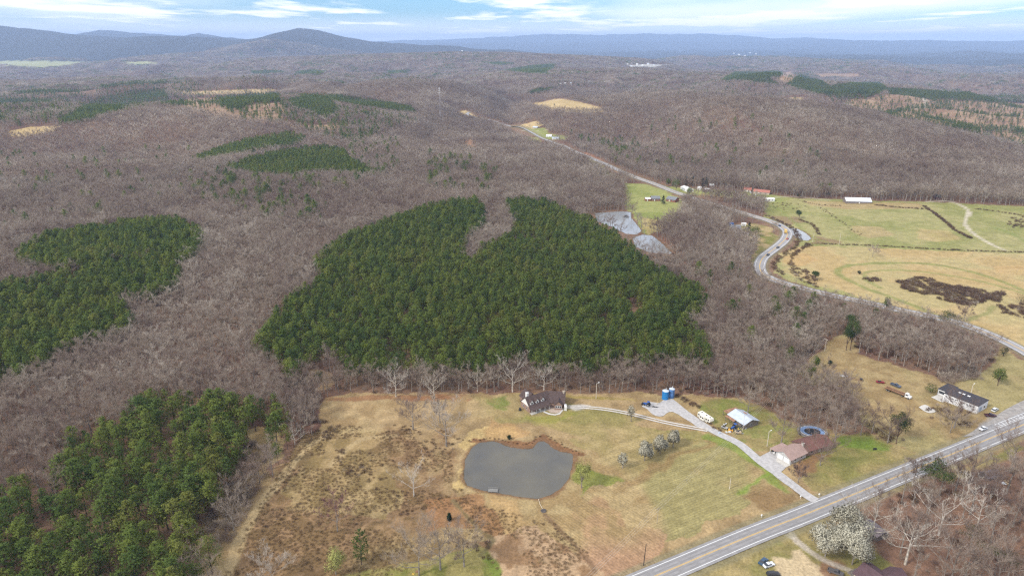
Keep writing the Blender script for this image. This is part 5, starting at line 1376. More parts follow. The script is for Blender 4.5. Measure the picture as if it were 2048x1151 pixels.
def win(parent, x, y, z, nx, ny, w, h, name='window', fr=WHITE, pane=GLASS, proud=.04):
    """window (frame > pane) on a wall with outward normal (nx, ny)"""
    tx, ty = -ny, nx
    M = Matrix(((tx, nx, 0, x), (ty, ny, 0, y), (0, 0, 1, z), (0, 0, 0, 1)))
    f = MB(); t = .10
    f.box(-w / 2 - t, w / 2 + t, 0, proud, -h / 2 - t, -h / 2, M=M).box(-w / 2 - t, w / 2 + t, 0, proud, h / 2, h / 2 + t, M=M)
    f.box(-w / 2 - t, -w / 2, 0, proud, -h / 2, h / 2, M=M).box(w / 2, w / 2 + t, 0, proud, -h / 2, h / 2, M=M)
    fo = f.build(name, fr, parent); MB().box(-w / 2, w / 2, 0, proud * .5, -h / 2, h / 2, M=M).build('pane', pane, fo)
    return fo
def door(parent, x, y, nx, ny, w, h, m=WHITE, name='door', z0=.05):
    tx, ty = -ny, nx; M = Matrix(((tx, nx, 0, x), (ty, ny, 0, y), (0, 0, 1, z0), (0, 0, 0, 1)))
    d = MB().box(-w / 2, w / 2, 0, .05, 0, h, M=M).build(name, m, parent)
    if w > 2:
        for k in (1, 2, 3): MB().box(-w / 2, w / 2, .05, .065, h * k / 4 - .03, h * k / 4 + .01, M=M).build('panel_rib', OLDW, d)
    else: MB().box(w * .35, w * .42, .05, .10, h * .45, h * .5, M=M).build('handle', DARKM, d)
    return d
def gable(parent, x0, x1, y0, y1, ze, zr, axis, mw, mr, over=.4, M=None, wname='wall', rname='roof', ridge=None, gm=None, th=.16, z0=-.3):
    """gabled block: walls with gable ends, and two thick roof slopes"""
    I = M or Matrix.Identity(4)
    if axis == 'y':
        R = Matrix.Rotation(math.pi / 2, 4, 'Z'); I = I @ R; x0, x1, y0, y1 = y0, y1, -x1, -x0
    yr = (y0 + y1) / 2 if ridge is None else y0 + (y1 - y0) * ridge
    def tr(vs): return [tuple(I @ Vector(v)) for v in vs]
    w = MB()
    w.add(tr([(x0, y0, z0), (x1, y0, z0), (x1, y1, z0), (x0, y1, z0), (x0, y0, ze), (x1, y0, ze), (x1, y1, ze), (x0, y1, ze), (x0, yr, zr), (x1, yr, zr)]),
          [(0, 1, 5, 4), (2, 3, 7, 6), (1, 2, 6, 9, 5), (3, 0, 4, 8, 7), (4, 5, 9, 8), (6, 7, 8, 9)])
    wo = w.build(wname, mw, parent)
    r = MB()
    for ya in (y0, y1):
        s = -1 if ya == y0 else 1; sl = (zr - ze) / abs(yr - ya); ye = ya + s * over; zb = ze - sl * over
        a = [(x0 - over, yr, zr + .02), (x1 + over, yr, zr + .02), (x1 + over, ye, zb + .02), (x0 - over, ye, zb + .02)]
        b = [(p[0], p[1], p[2] + th) for p in a]
        r.add(tr(a + b), [(0, 1, 2, 3), (7, 6, 5, 4), (0, 4, 5, 1), (1, 5, 6, 2), (2, 6, 7, 3), (3, 7, 4, 0)])
    ro = r.build(rname, mr, parent)
    return wo, ro
def frame_from(a, b):
    A = G(*a); B = G(*b); d = (B - A); return A, math.atan2(d.y, d.x), math.hypot(d.x, d.y)
def glen(a, b): return (G(*a) - G(*b)).to_2d().length

# brown-roofed farmhouse above the pond
A, rz, L = frame_from((1060, 826), (1096, 814.5)); W = 8.8
t = thing('farmhouse', 'brown-roofed farmhouse with three dormers and a bent wing above the pond', 'house', A, rz)
w, ro = gable(t, 0, L + 2, 0, W, 3.0, 7.2, 'x', BRICK, ROOFB, .45)
MB().add([(-.06, .3, 3.1), (-.06, W - .3, 3.1), (-.06, W / 2, 6.9)], [(0, 2, 1)]).build('gable_panel', WHITE, t)
for i in range(3):
    dx = L * (.16 + .30 * i); zf = 4.6
    M = Matrix.Translation((dx, 1.0, 0))
    d, dr = gable(t, -.95, .95, 0, 3.2, 5.3, 6.4, 'y', WHITE, ROOFB, .18, M=M, wname='dormer', rname='dormer_roof', z0=3.6)
    dr.parent = d; win(d, dx, 1.0, 4.75, 0, -1, .9, .9)
for k in (.12, .42, .62, .86): win(t, L * k, 0, 1.6, 0, -1, 1.0, 1.2)
door(t, L * .52, 0, 0, -1, 1.0, 2.1)
win(t, 0, W * .35, 1.6, -1, 0, .9, 1.2); win(t, 0, W * .7, 1.6, -1, 0, .9, 1.2)
pf = MB().box(-.2, L, -2.0, -.05, -.2, .15); pf.build('porch_floor', CONC, t)
MB().add([(-.3, .05, 3.05), (L + .2, .05, 3.05), (L + .2, -2.2, 2.5), (-.3, -2.2, 2.5), (-.3, .05, 3.2), (L + .2, .05, 3.2), (L + .2, -2.2, 2.62), (-.3, -2.2, 2.62)], [(0, 1, 2, 3), (7, 6, 5, 4), (0, 4, 5, 1), (1, 5, 6, 2), (2, 6, 7, 3), (3, 7, 4, 0)]).build('porch_roof', ROOFB, t)
for k in range(5): MB().box(L * k / 4.2 - .08, L * k / 4.2 + .08, -1.95, -1.79, .15, 2.6).build('porch_post', WHITE, t)
Mw = Matrix.Translation((L + .6, .4, 0)) @ Matrix.Rotation(-rz - math.radians(6), 4, 'Z')
gable(t, 0, 8.2, 0, 8.8, 3.0, 7.0, 'x', BRICK, ROOFB, .45, M=Mw)
Mb = Mw @ Matrix.Translation((5.2, -2.6, 0))
b, br_ = gable(t, -1.9, 1.9, 0, 4.5, 3.1, 4.9, 'y', BRICK, ROOFB, .3, M=Mb, wname='bay', rname='bay_roof'); br_.parent = b
for k in (-1.1, 0, 1.1):
    p = Mb @ Vector((k, -.0, 1.8)); n_ = (Mb.to_3x3() @ Vector((0, -1, 0))); win(b, p.x, p.y, 1.8, n_.x, n_.y, .8, 1.2)
p = Mb @ Vector((0, -.03, 3.55)); 
gable(t, L * .25, L * .85, W - 1, W + 5.5, 3.0, 6.0, 'y', BRICK, ROOFB, .4)
def chimney(parent, x, y, z0, z1, w, m): 
    c = MB().box(x - w, x + w, y - w, y + w, z0, z1).box(x - w * 1.2, x + w * 1.2, y - w * 1.2, y + w * 1.2, z1, z1 + .15).build('chimney', m, parent)
    MB().tube((x, y, z1), (x, y, z1 + .6), .16, n=8).build('flue', DARKM, c)
chimney(t, 1.6, W * .62, 2, 8.9, .62, WHITE)
p = Mw @ Vector((7.7, 4.0, 0)); chimney(t, p.x, p.y, 2, 7.6, .5, TANW)
garage_x = Mw @ Vector((8.2 + .6, -1.2, 0))
MB().box(-.6, .6, -1.8, 1.8, 0, 2.2, M=Matrix.Translation((garage_x.x, garage_x.y, 0)) @ Matrix.Rotation(-rz, 4, 'Z')).build('side_porch', WHITE, t)
def crescent(name, pix_out, pix_in, dz, m):
    o = [G(*p) for p in pix_out]; i_ = [G(*p) for p in pix_in]; V = [(p.x, p.y, p.z + dz) for p in o + i_]; n = len(o)
    return link(name, mesh_from(name, V, [(k, k + 1, n + k + 1, n + k) for k in range(n - 1)], [m]), kind='structure')
patch_sheet('patio', [(1090, 817), (1100, 824), (1112, 826), (1121, 823), (1123, 817), (1108, 812)], .16, PAVER, True)
crescent('garden_path', [(1080, 819), (1088, 825), (1098, 829), (1110, 830.5), (1120, 828), (1127, 820), (1127, 815)], [(1084, 818), (1091, 823), (1100, 826.5), (1110, 828), (1118, 825.5), (1123, 820), (1124, 816)], .18, CONC)
tk = MB().tube((0, 0, -.1), (0, 0, 1.3), .7, .65, 12).build('water_barrel', DARKM); 
g = G(1040, 820); tk.location = g; tag(tk, 'dark round barrel against the white gable end of the farmhouse', 'barrel')

# metal-roofed shed
A, rz, L = frame_from((1456, 837), (1487, 858)); W = glen((1487, 858), (1510, 846))
t = thing('metal_roofed_shed', 'shed with blue-grey tin roof and rusty lean-to amid yard clutter', 'shed', A, rz)
gable(t, 0, L, 0, W, 2.6, 4.3, 'x', WOODG, TIN, .5)
MB().box(L * .28, L * .45, W * .62, W * .8, 3.7, 3.82).build('rust_patch', RUST, t)
MB().box(-4.2, -.2, .2, W * .9, 2.45, 2.6).build('lean_to_roof', RUST, t)
MB().box(0, L * .55, -2.4, -.45, 2.25, 2.38).build('lean_to_roof', RUST, t)
for x_, y_ in ((-4, .4), (-4, W * .85), (L * .05, -2.2), (L * .5, -2.2), (L * .28, -2.2)): MB().box(x_ - .08, x_ + .08, y_ - .08, y_ + .08, -.2, 2.4).build('post', WOODG, t)
for k in range(1, 9): MB().add([(L * k / 9 - .05, -.5, 2.44), (L * k / 9 + .05, -.5, 2.44), (L * k / 9 + .05, W / 2, 4.52), (L * k / 9 - .05, W / 2, 4.52)], [(0, 1, 2, 3)]).build('roof_seam', TIN, t)
MB().box(L * .62, L * .64, -.06, -.02, .2, 2.2).box(L * .80, L * .95, -.06, -.02, .2, 2.2).build('doorway', DARKM, t)
win(t, L, W * .5, 1.5, 1, 0, 1, 1)

# garage with two white doors
A, rz, L = frame_from((1551, 912), (1580, 929)); D = glen((1580, 929), (1609, 913))
t = thing('garage', 'garage with pale pinkish roof and two white doors by the gravel apron', 'garage', A, rz)
gable(t, 0, L, 0, D, 2.8, 4.9, 'y', mat('grey_garage_wall', (.46, .45, .43), .8), ROOFP, .6)
door(t, L * .30, 0, 0, -1, 2.8, 2.3, WHITE, 'garage_door'); door(t, L * .74, 0, 0, -1, 2.8, 2.3, WHITE, 'garage_door')
MB().box(-.5, L + .3, -3.2, 0, -.15, .14).build('concrete_apron', CONC, t)
MB().box(-3.6, -.3, .0, D * .8, 2.35, 2.5).build('carport_roof', ROOFP, t)
for y_ in (.3, D * .4, D * .75): MB().box(-3.5, -3.35, y_, y_ + .15, -.1, 2.35).build('carport_post', WHITE, t)
win(t, L, D * .3, 1.5, 1, 0, 1, .9); win(t, L, D * .7, 1.5, 1, 0, 1, .9)
# red-brown ranch house
A, rz, L = frame_from((1583, 892), (1612, 912)); D = glen((1612, 912), (1650, 890))
t = thing('ranch_house', 'low house with red-brown shingle roof behind the garage', 'house', A, rz)
gable(t, 0, L, 0, D, 2.8, 4.7, 'y', BRICK, ROOFR, .6)
for k in (.2, .5, .8): win(t, L, D * k, 1.5, 1, 0, 1.2, 1.1)
win(t, L * .3, 0, 1.5, 0, -1, 1.2, 1.1); door(t, L * .6, 0, 0, -1, .95, 2.1)
chimney(t, L * .72, -.3, 0, 5.6, .45, CONC)
MB().box(L * .3, L * .7, -2.2, -.1, 2.2, 2.34).build('link_roof', ROOFR, t)
# pool
g = G(1624, 866)
t = thing('swimming_pool', 'round above-ground pool with blue cover and dark sagging middle', 'pool', g, 0)
def ring(mb, r0, r1, z0, z1, n=20, sx=1.25):
    vs = []; 
    for rr_, zz_ in ((r0, z0), (r1, z1)): vs += [(rr_ * sx * math.cos(6.2832 * i / n), rr_ * math.sin(6.2832 * i / n), zz_) for i in range(n)]
    mb.add(vs, [(i, (i + 1) % n, n + (i + 1) % n, n + i) for i in range(n)]); return mb
BLUEC = mat('blue_pool_cover', (.17, .25, .40), .6, var=.15, scale=.8); BLK = mat('black_water', (.012, .014, .018), .2)
m_ = MB(); ring(m_, 4.9, 4.9, -.3, 1.25); ring(m_, 4.9, 4.7, 1.25, 1.3); m_.build('pool_wall', WHITE, t)
m_ = MB(); ring(m_, 4.7, 3.1, 1.28, 1.1); m_.build('cover', BLUEC, t)
m_ = MB(); n = 20; m_.add([(3.1 * 1.25 * math.cos(6.2832 * i / n), 3.1 * math.sin(6.2832 * i / n), 1.1) for i in range(n)] + [(0, 0, .8)], [(i, (i + 1) % n, n) for i in range(n)]); m_.build('cover_middle', BLK, t)
m_ = MB()
for i in range(8):
    a = i * .785; m_.box(5.9 * 1.2 * math.cos(a) - .06, 5.9 * 1.2 * math.cos(a) + .06, 5.9 * math.sin(a) - .06, 5.9 * math.sin(a) + .06, -.2, 2.1)
    b = (i + 1) * .785
    m_.tube((7.08 * math.cos(a), 5.9 * math.sin(a), 2.0), (7.08 * math.cos(b), 5.9 * math.sin(b), 2.0), .07, n=4)
m_.build('deck_rail', POLEM, t)
m_ = MB(); ring(m_, 4.95, 6.1, 1.2, 1.2, sx=1.2); m_.build('deck', WOODG, t)

# long white building
A, rz, L = frame_from((1885, 800), (1953, 827)); D = glen((1953, 827), (1972, 815))
t = thing('white_workshop', 'long white building with black roof and three roof lights near the highway', 'building', A, rz)
MB().box(0, L, 0, D, -.3, 4.3).build('wall', OLDW, t)
ro = MB().add([(-.2, -.2, 4.3), (L + .2, -.2, 4.3), (L + .2, D + .2, 4.75), (-.2, D + .2, 4.75), (-.2, -.2, 4.45), (L + .2, -.2, 4.45), (L + .2, D + .2, 4.9), (-.2, D + .2, 4.9)], [(0, 3, 2, 1), (4, 5, 6, 7), (0, 1, 5, 4), (1, 2, 6, 5), (2, 3, 7, 6), (3, 0, 4, 7)]).build('roof', ROOFK, t)
for k in (.28, .40, .55): MB().box(L * k - .7, L * k + .7, D * .55, D * .55 + .9, 4.75, 5.0).build('roof_light', WHITE, ro)
for k in (.08, .18, .27, .36, .52, .61, .70, .79, .88): win(t, L * k, 0, 3.0, 0, -1, .8, .5, fr=OLDW)
for k in (.24, .5, .88): win(t, L * k, 0, 1.5, 0, -1, .8, .6, fr=OLDW)
door(t, L, D * .3, 1, 0, 2.6, 2.8, mat('blue_grey_door', (.30, .36, .42), .6)); win(t, L, D * .7, 1.8, 1, 0, 1.6, 1.2)
a = MB().box(-5.2, -.05, D * .45, D + 4.5, -.3, 3.2).build('annex', OLDW, t)
MB().box(-5.4, .2, D * .42, D + 4.7, 3.2, 3.38).build('annex_roof', ROOFK, a)
win(a, -2.6, D * .45, 1.7, 0, -1, 3.8, 1.5)
patch_sheet('concrete_yard', [(1862, 794), (1884, 787), (1890, 800), (1884, 804)], .15, CONC, True)
patch_sheet('old_slab', [(1837, 814), (1850, 809), (1861, 815), (1873, 822), (1860, 826), (1848, 822)], .2, CONC, True)

# purple-roofed house at the bottom edge
A, rz, L = frame_from((1706, 1158), (1748, 1190)); 
t = thing('purple_roofed_house', 'house with purple-brown gabled roof cut by the bottom edge', 'house', A, rz)
gable(t, 0, L * .95, 0, 9.5, 2.9, 5.4, 'x', TANW, ROOFV, .5)
gable(t, L * .45, L * .45 + 7.5, 4, 14, 2.9, 5.2, 'y', TANW, ROOFV, .5)
MB().box(-3.2, -.1, 1, 5.5, -.1, .35).build('deck', WOODG, t); MB().box(-.05, 0, 2, 3.8, .2, 2.2).build('dark_doorway', DARKM, t)
win(t, 0, 7.5, 1.6, -1, 0, 1.2, 1.1); win(t, L * .3, 0, 1.5, 0, -1, 1.2, 1.1)
# old grey-roofed shed
A, rz, L = frame_from((1722, 1057), (1752, 1082))
t = thing('grey_roofed_shed', 'old shed with weathered grey-purple roof half hidden by the blossoming trees', 'shed', A, rz)
gable(t, 0, L, 0, 5.5, 2.3, 3.9, 'x', WOODG, mat('weathered_roof', (.20, .165, .17), .9, var=.2, scale=1), .5)
win(t, L * .5, 0, 1.3, 0, -1, .8, .7, fr=WOODG); door(t, L * .8, 0, 0, -1, .9, 1.9, WOODG)
# fallen shed in the woods
A, rz, L = frame_from((1974, 962), (1997, 955))
t = thing('fallen_shed', 'collapsing grey shed with sagging roof among bare trees near the right edge', 'shed', A, rz)
gable(t, 0, L + 1, 0, 4.5, 1.6, 3.3, 'x', WOODG, mat('weathered_roof', (.2, .17, .17)), .4, M=Matrix.Rotation(math.radians(5), 4, 'Y'))
MB().box(.5, 2, -.06, 0, .1, 1.4).build('doorway', DARKM, t)

# small houses and barns farther out
def small_house(name, label, a, b, depth, ze, zr, mr, mw, nwin=3, cat='house', axis='x', group=None, dr=True):
    A, rz, L = frame_from(a, b); t = thing(name, label, cat, A, rz, group); L = max(L, 4)
    gable(t, 0, L, 0, depth, ze, zr, axis, mw, mr, .35)
    for k in range(nwin): win(t, L * (k + .6) / (nwin + .4), 0, ze * .55, 0, -1, 1.1, 1.1)
    if dr: door(t, L * .52 if nwin % 2 == 0 else L * .35, 0, 0, -1, 1, 2.1)
    return t
small_house('long_barn', 'long white-roofed barn at the top of the green pasture', (1692, 407), (1743, 407), 13, 3.0, 6.0, mat('white_metal_roof', (.72, .74, .78), .5, var=.06), WOODG, 0, 'barn')
small_house('mobile_home', 'long white mobile home with dark windows at the top of the pasture', (1517, 403), (1549, 403), 7, 2.9, 3.8, WHITE, WHITE, 5, 'mobile home')
small_house('red_roofed_barn', 'long building with faded red roof behind the mobile home', (1506, 387), (1538, 390), 10, 2.8, 5.0, REDROOF, TANW, 3, 'building')
small_house('red_roofed_shed', 'smaller faded red-roofed building left of the long one', (1487, 383), (1502, 384), 9, 2.8, 5.0, REDROOF, TANW, 2, 'building')
small_house('meadow_house', 'red brick house with grey roof in the green meadow above the pale pond', (1303, 402), (1320, 402), 9, 2.9, 5.2, ROOFG, BRICKR, 3)
small_house('meadow_shed', 'red shed with white roof at the left end of the meadow houses', (1291, 402), (1301, 402), 7, 2.6, 3.6, WHITE, BRICKR, 1, 'shed')
small_house('grey_roofed_house', 'grey-roofed brick house right of the dark cedar in the meadow', (1332, 402), (1350, 405), 10, 2.9, 5.4, ROOFG, BRICKR, 3)
small_house('white_farm_shed', 'white box-like shed below the tall cedars', (1396, 380), (1401, 380), 5, 3, 4, WHITE, WHITE, 0, 'shed')
small_house('open_shed', 'white-roofed open shed right of the cedars', (1409, 383), (1419, 383), 8, 2.6, 3.6, WHITE, WOODG, 0, 'shed')
small_house('porch_house', 'small house with white roof beside the lone cedar', (1419, 375), (1428, 375), 7, 2.8, 4.4, WHITE, BRICKR, 1)
small_house('roadside_store', 'long white building behind the cedars by the highway', (1361, 378), (1374, 384), 9, 3, 4.4, WHITE, WHITE, 2, 'building')
small_house('blue_grey_house', 'grey-roofed house with white gable inside the road bend', (1464, 462), (1482, 462), 9, 2.8, 5.2, ROOFG, WHITE, 3)
small_house('low_grey_building', 'low grey flat building in front of the road bend house', (1466, 470), (1496, 473), 7, 2.4, 3.0, mat('grey_flat_roof', (.33, .31, .30)), TANW, 2, 'building')
BLUEP = mat('blue_shed_paint', (.06, .12, .30), .6)
small_house('blue_shed', 'small blue shed with white roof among the roadside trees', (1418, 448), (1426, 448), 5, 2.5, 3.4, WHITE, BLUEP, 0, 'shed')
small_house('blue_outbuilding', 'second small blue shed, left of the grey-roofed house', (1459, 452), (1464, 452), 4, 2.5, 3.4, BLUEP, BLUEP, 0, 'shed')
small_house('white_trailer_home', 'small white trailer right of the grey-roofed house', (1484, 452), (1492, 452), 4, 2.5, 3.0, WHITE, WHITE, 1, 'trailer')
small_house('hill_house', 'white house alone in the small clearing on the wooded hill', (935, 302), (952, 302), 8, 2.8, 4.6, WHITE, WHITE, 2)
small_house('valley_house', 'white house with pale roof beside the distant highway', (1092, 274), (1103, 274), 9, 3, 5, WHITE, WHITE, 2)
small_house('valley_barn', 'pale grey-roofed barn right of the white valley house', (1104, 279), (1118, 279), 12, 3, 5, TIN, WHITE, 2, 'barn')
small_house('tan_valley_house', 'cream house in the green strip above the distant highway', (1065, 257), (1074, 257), 9, 3, 5, TIN, TANW, 1)
small_house('hilltop_farm', 'white farmhouse at the left end of the tan hilltop field', (1044, 209), (1054, 209), 12, 3.4, 6, WHITE, WHITE, 1)
small_house('roadside_house', 'grey-roofed house below the tall cedar on the distant highway', (1163, 327), (1175, 327), 9, 2.8, 5, ROOFG, WHITE, 2)
small_house('dark_barn', 'small dark barn at the far end of the pasture track', (1871, 399), (1881, 399), 8, 3, 5, ROOFK, mat('dark_red_boards', (.10, .03, .03)), 0, 'barn', dr=False)
for i, (px, py, w) in enumerate([(1262, 134, 9), (1274, 131, 10), (1285, 133, 9), (1296, 130, 11), (1268, 137, 7), (1255, 131, 7), (1308, 132, 7), (1478, 111, 12), (1490, 113, 10), (1500, 107, 9), (1512, 109, 8), (1468, 108, 8), (1530, 126, 9), (1550, 128, 8), (1130, 171, 10), (1142, 170, 9), (1121, 172, 9), (1165, 165, 8), (1178, 167, 7)]):
    where = 'far town right of centre' if px < 1320 and py < 140 else ('farthest white town below the horizon' if py < 120 else ('pair beyond the pine knob' if py < 130 else 'hamlet behind the tan hilltop field'))
    A = G(px, py); t = thing('town_building', 'tiny white building in the %s' % where, 'building', A, 0, 'white buildings in the ' + where)
    sc = w * math.hypot(A.x, A.y) / 1365 * .35
    gable(t, -sc / 2, sc / 2, 0, sc * .5, sc * .22 + 7, sc * .35 + 9, 'x', WHITE, WHITE if i % 3 else TIN, .5)
for i, (px, py) in enumerate([(453, 146), (480, 147), (492, 146), (962, 108), (1015, 109), (924, 103)]):
    A = G(px, py); t = thing('far_farm', 'tiny pale farm building %s' % ['far left of the dark pine strip', 'just left of the dark pine strip', 'touching the dark pine strip', 'below the blue ridge, middle of three', 'below the blue ridge, rightmost of three', 'below the blue ridge, leftmost of three'][i], 'building', A, 0)
    sc = 7 * math.hypot(A.x, A.y) / 1365 * .5; gable(t, -sc / 2, sc / 2, 0, sc * .5, 9, 12, 'x', WHITE, WHITE, .5)

# ------------------------------------------------------------------ blue tanks
def tank(px, py, r, h, label, m):
    g = G(px, py); t = thing('storage_tank', label, 'tank', g)
    n = 20; MB().tube((0, 0, -.1), (0, 0, h), r, n=n).build('tank_body', m, t, smooth=False)
    MB().tube((0, 0, h), (0, 0, h + .45), r * 1.02, r * .35, n).build('tank_lid', mat('pale_tank_lid', (.50, .55, .60), .6), t)
    MB().tube((.2, 0, h + .3), (.2, 0, h + 1.5), .13, n=6).build('vent_pipe', WHITE, t)
    for k in range(10):
        a = k * .628; MB().tube((r * math.cos(a), r * math.sin(a), 0), (r * math.cos(a), r * math.sin(a), h), .05, n=4).build('rib', m, t)
tank(1330, 797, 1.75, 4.9, 'bright blue tank with pale lid, left and front of the pair by the gravel yard', mat('tank_blue', (.02, .19, .46), .4, var=.15))
tank(1342.5, 794, 1.5, 5.2, 'faded blue tank, right and rear of the pair by the gravel yard', mat('tank_faded_blue', (.10, .22, .46), .5, var=.4, scale=.5))

# ------------------------------------------------------------------ vehicles
def wheel(parent, x, y, r=.33, w=.22):
    wo = MB().tube((x, y - w / 2, r), (x, y + w / 2, r), r, n=12).build('wheel', RUBBER, parent); MB().tube((x, y - w / 2 - .01, r), (x, y + w / 2 + .01, r), r * .5, n=8).build('rim', mat('wheel_rim', (.45, .45, .46), .4, metal=.4), wo)
def car(px, py, hd, label, col, kind='car', cat='car', at=None, name='car', dz=0.0):
    g = at or G(px, py); g = Vector((g.x, g.y, g.z + dz))
    m = mat('paint_%s' % label[:24].replace(' ', '_'), col, .3, var=.05, spec=.5)
    t = thing(name, label, cat, g, hd)
    if kind == 'car':
        prof = [(-2.25, .35), (2.25, .35), (2.3, .62), (2.15, .82), (1.1, .95), (-1.45, 1.0), (-2.2, .92), (-2.3, .6)]
        cab = [(1.05, .94), (.35, 1.42), (-.9, 1.45), (-1.75, .98)]; roof = [(.33, 1.42), (-.88, 1.45), (-.88, 1.49), (.33, 1.46)]; wb = 1.38; W = .88
    elif kind == 'suv':
        prof = [(-2.3, .4), (2.3, .4), (2.35, .8), (2.2, 1.0), (1.2, 1.08), (-2.25, 1.1), (-2.35, .7)]
        cab = [(1.15, 1.06), (.55, 1.66), (-2.0, 1.7), (-2.25, 1.1)]; roof = [(.53, 1.66), (-2.0, 1.7), (-2.0, 1.75), (.53, 1.71)]; wb = 1.42; W = .92
    else:
        prof = [(-2.7, .5), (2.6, .5), (2.65, .95), (2.5, 1.08), (1.4, 1.14), (-.5, 1.14), (-.5, .75), (-2.6, .75), (-2.6, 1.12), (-2.7, 1.12)]
        cab = [(1.35, 1.13), (.75, 1.75), (-.35, 1.77), (-.5, 1.14)]; roof = [(.73, 1.75), (-.35, 1.77), (-.35, 1.82), (.73, 1.8)]; wb = 1.75; W = .95
    MB().profile(prof, -W, W).build('body', m, t)
    if kind == 'pickup':
        for s in (-1, 1): MB().box(-2.65, -.5, s * W - .04 * s - .03, s * W - .04 * s + .03, .75, 1.15).build('bed_side', m, t)
    MB().profile(cab, -W * .9, W * .9, inset=.16, ins_z=1.2).build('window_glass', GLASS, t)
    MB().profile(roof, -W * .74, W * .74).build('roof', m, t)
    for sx in (-wb, wb):
        for s in (-1, 1): wheel(t, sx, s * (W - .08))
    for s in (-1, 1): MB().box(prof[2][0] - .12, prof[2][0] - .02, s * W * .7 - .15, s * W * .7 + .15, .68, .8).build('headlight', WHITE, t)
    MB().box(2.22, 2.36, -W * .9, W * .9, .38, .52).build('bumper', DARKM, t)
    return t
def along(L, px, py, off):
    """point on a road line nearest to a pixel, shifted sideways; returns place and heading"""
    g = G(px, py); i = int(np.argmin(np.hypot(L[:, 0] - g.x, L[:, 1] - g.y))); i = min(max(i, 1), len(L) - 2); d = L[i + 1] - L[i - 1]; d = d / np.linalg.norm(d)
    p = L[i] + np.array([d[1], -d[0]]) * off; return Vector((p[0], p[1], hz1(p[0], p[1]) + .17)), math.atan2(d[1], d[0])
p, h = along(HW, 1975, 858, -6.2); car(0, 0, h + math.pi, 'white car parked on the gravel shoulder of the highway', (.75, .76, .78), at=p)
car(1526, 1124, math.radians(42), 'dark blue car with black rear touching the white car on the grass', (.035, .075, .13))
car(1537, 1131, math.radians(22), 'white car nosed against the dark blue car on the grass', (.72, .74, .78))
car(1546, 1150, math.radians(5), 'black car cut by the bottom edge of the picture', (.03, .03, .035), kind='suv')
car(1671, 1146, math.radians(-35), 'dark pickup with white cab beside the purple-roofed house', (.12, .11, .11), kind='pickup', cat='pickup', name='pickup_truck')
car(1980, 832, math.radians(-4), 'dark maroon pickup parked by the white building', (.07, .025, .03), kind='pickup', cat='pickup', name='pickup_truck')
car(1989, 821, math.radians(35), 'white car with black glass behind the maroon pickup', (.62, .62, .60), kind='suv')
for px, py, off, lab, col, kd in [(1551, 454, -1.9, 'dark blue car entering the road bend, farthest of the traffic', (.04, .06, .12), 'car'),
                                  (1574, 480, 1.9, 'small red car in the road bend behind the yellow truck', (.45, .08, .04), 'car'),
                                  (1558, 496, 1.9, 'dark grey vehicle midway down the road bend', (.08, .085, .10), 'suv'),
                                  (1538, 511, 1.9, 'black car lowest in the road bend', (.035, .035, .045), 'suv')]:
    p, h = along(FH, px, py, off); car(0, 0, h, lab, col, kind=kd, at=p)
p, h = along(FH, 1574, 467, -1.9); t = thing('box_truck', 'yellow truck at the crest of the road bend', 'truck', p, h)
YEL = mat('yellow_truck_paint', (.62, .42, .12), .5)
MB().box(-4.2, 2.2, -1.25, 1.25, .9, 3.4).build('cargo_box', YEL, t); MB().profile([(2.3, .5), (4.4, .5), (4.4, 1.5), (3.7, 2.5), (2.3, 2.6)], -1.15, 1.15).build('cab', YEL, t)
MB().box(4.05, 4.3, -1, 1, 1.6, 2.3).build('windscreen', GLASS, t)
for x_ in (-2.6, 3.2):
    for s in (-1, 1): wheel(t, x_, s * 1.05, .5, .3)
# fifth-wheel camper
A, rz, L = frame_from((1394.5, 834), (1411, 845)); L = 9.0
t = thing('camper_trailer', 'long white camper trailer beside the gravel drive', 'camper', A, rz)
CAMP = mat('camper_cream', (.72, .68, .58), .5, var=.06)
MB().profile([(0, .7), (6.8, .7), (6.8, 1.5), (8.6, 1.5), (9.0, 2.2), (8.6, 3.4), (.4, 3.5), (0, 3.1)], 0, 2.5).build('body', CAMP, t)
MB().box(2.2, 5.2, -.7, 0, .8, 2.9).build('slide_out', CAMP, t)
for x_, z_ in ((.9, 2.2), (3, 2.1), (4.4, 2.1), (6.2, 2.2), (7.7, 2.4)): win(t, x_, 0 if x_ < 2.2 or x_ > 5.2 else -.7, z_, 0, -1, .8, .6, fr=DARKM)
for x_ in (1.4, 4.6, 7.2): MB().box(x_, x_ + .6, 1.0, 1.6, 3.47, 3.62).build('roof_vent', DARKM, t)
MB().box(.3, 6.5, -.02, 0, 1.15, 1.35).build('stripe', mat('camper_stripe', (.10, .13, .10)), t)
for x_ in (3.4, 4.3):
    for y_ in (.2, 2.3): wheel(t, x_, y_, .4)
# tractors
def tractor(px, py, hd, label, m, mower=None, front=False):
    t = thing('tractor', label, 'tractor', G(px, py, .15), hd)
    MB().profile([(-.2, .7), (1.9, .7), (1.95, 1.35), (-.2, 1.5)], -.42, .42).build('hood', m, t)
    MB().box(-1.1, -.2, -.6, .6, .6, 1.1).build('seat_deck', DARKM, t)
    for s in (-1, 1): wheel(t, -.8, s * .95, .8, .45); wheel(t, 1.5, s * .75, .45, .28)
    for a, b in ((-1.2, .6), (-1.2, -.6), (-.1, .6), (-.1, -.6)): MB().box(a - .04, a + .04, b - .04, b + .04, 1.1, 2.4).build('roll_bar_post', DARKM, t)
    MB().box(-1.35, .05, -.75, .75, 2.4, 2.5).build('canopy', m, t); MB().box(-.9, -.5, -.3, .3, 1.1, 1.6).build('seat', DARKM, t)
    if front: MB().box(2.4, 2.9, -.9, .9, .2, .9).box(1.6, 2.5, -.6, -.5, .6, .8).box(1.6, 2.5, .5, .6, .6, .8).build('loader_bucket', DARKM, t)
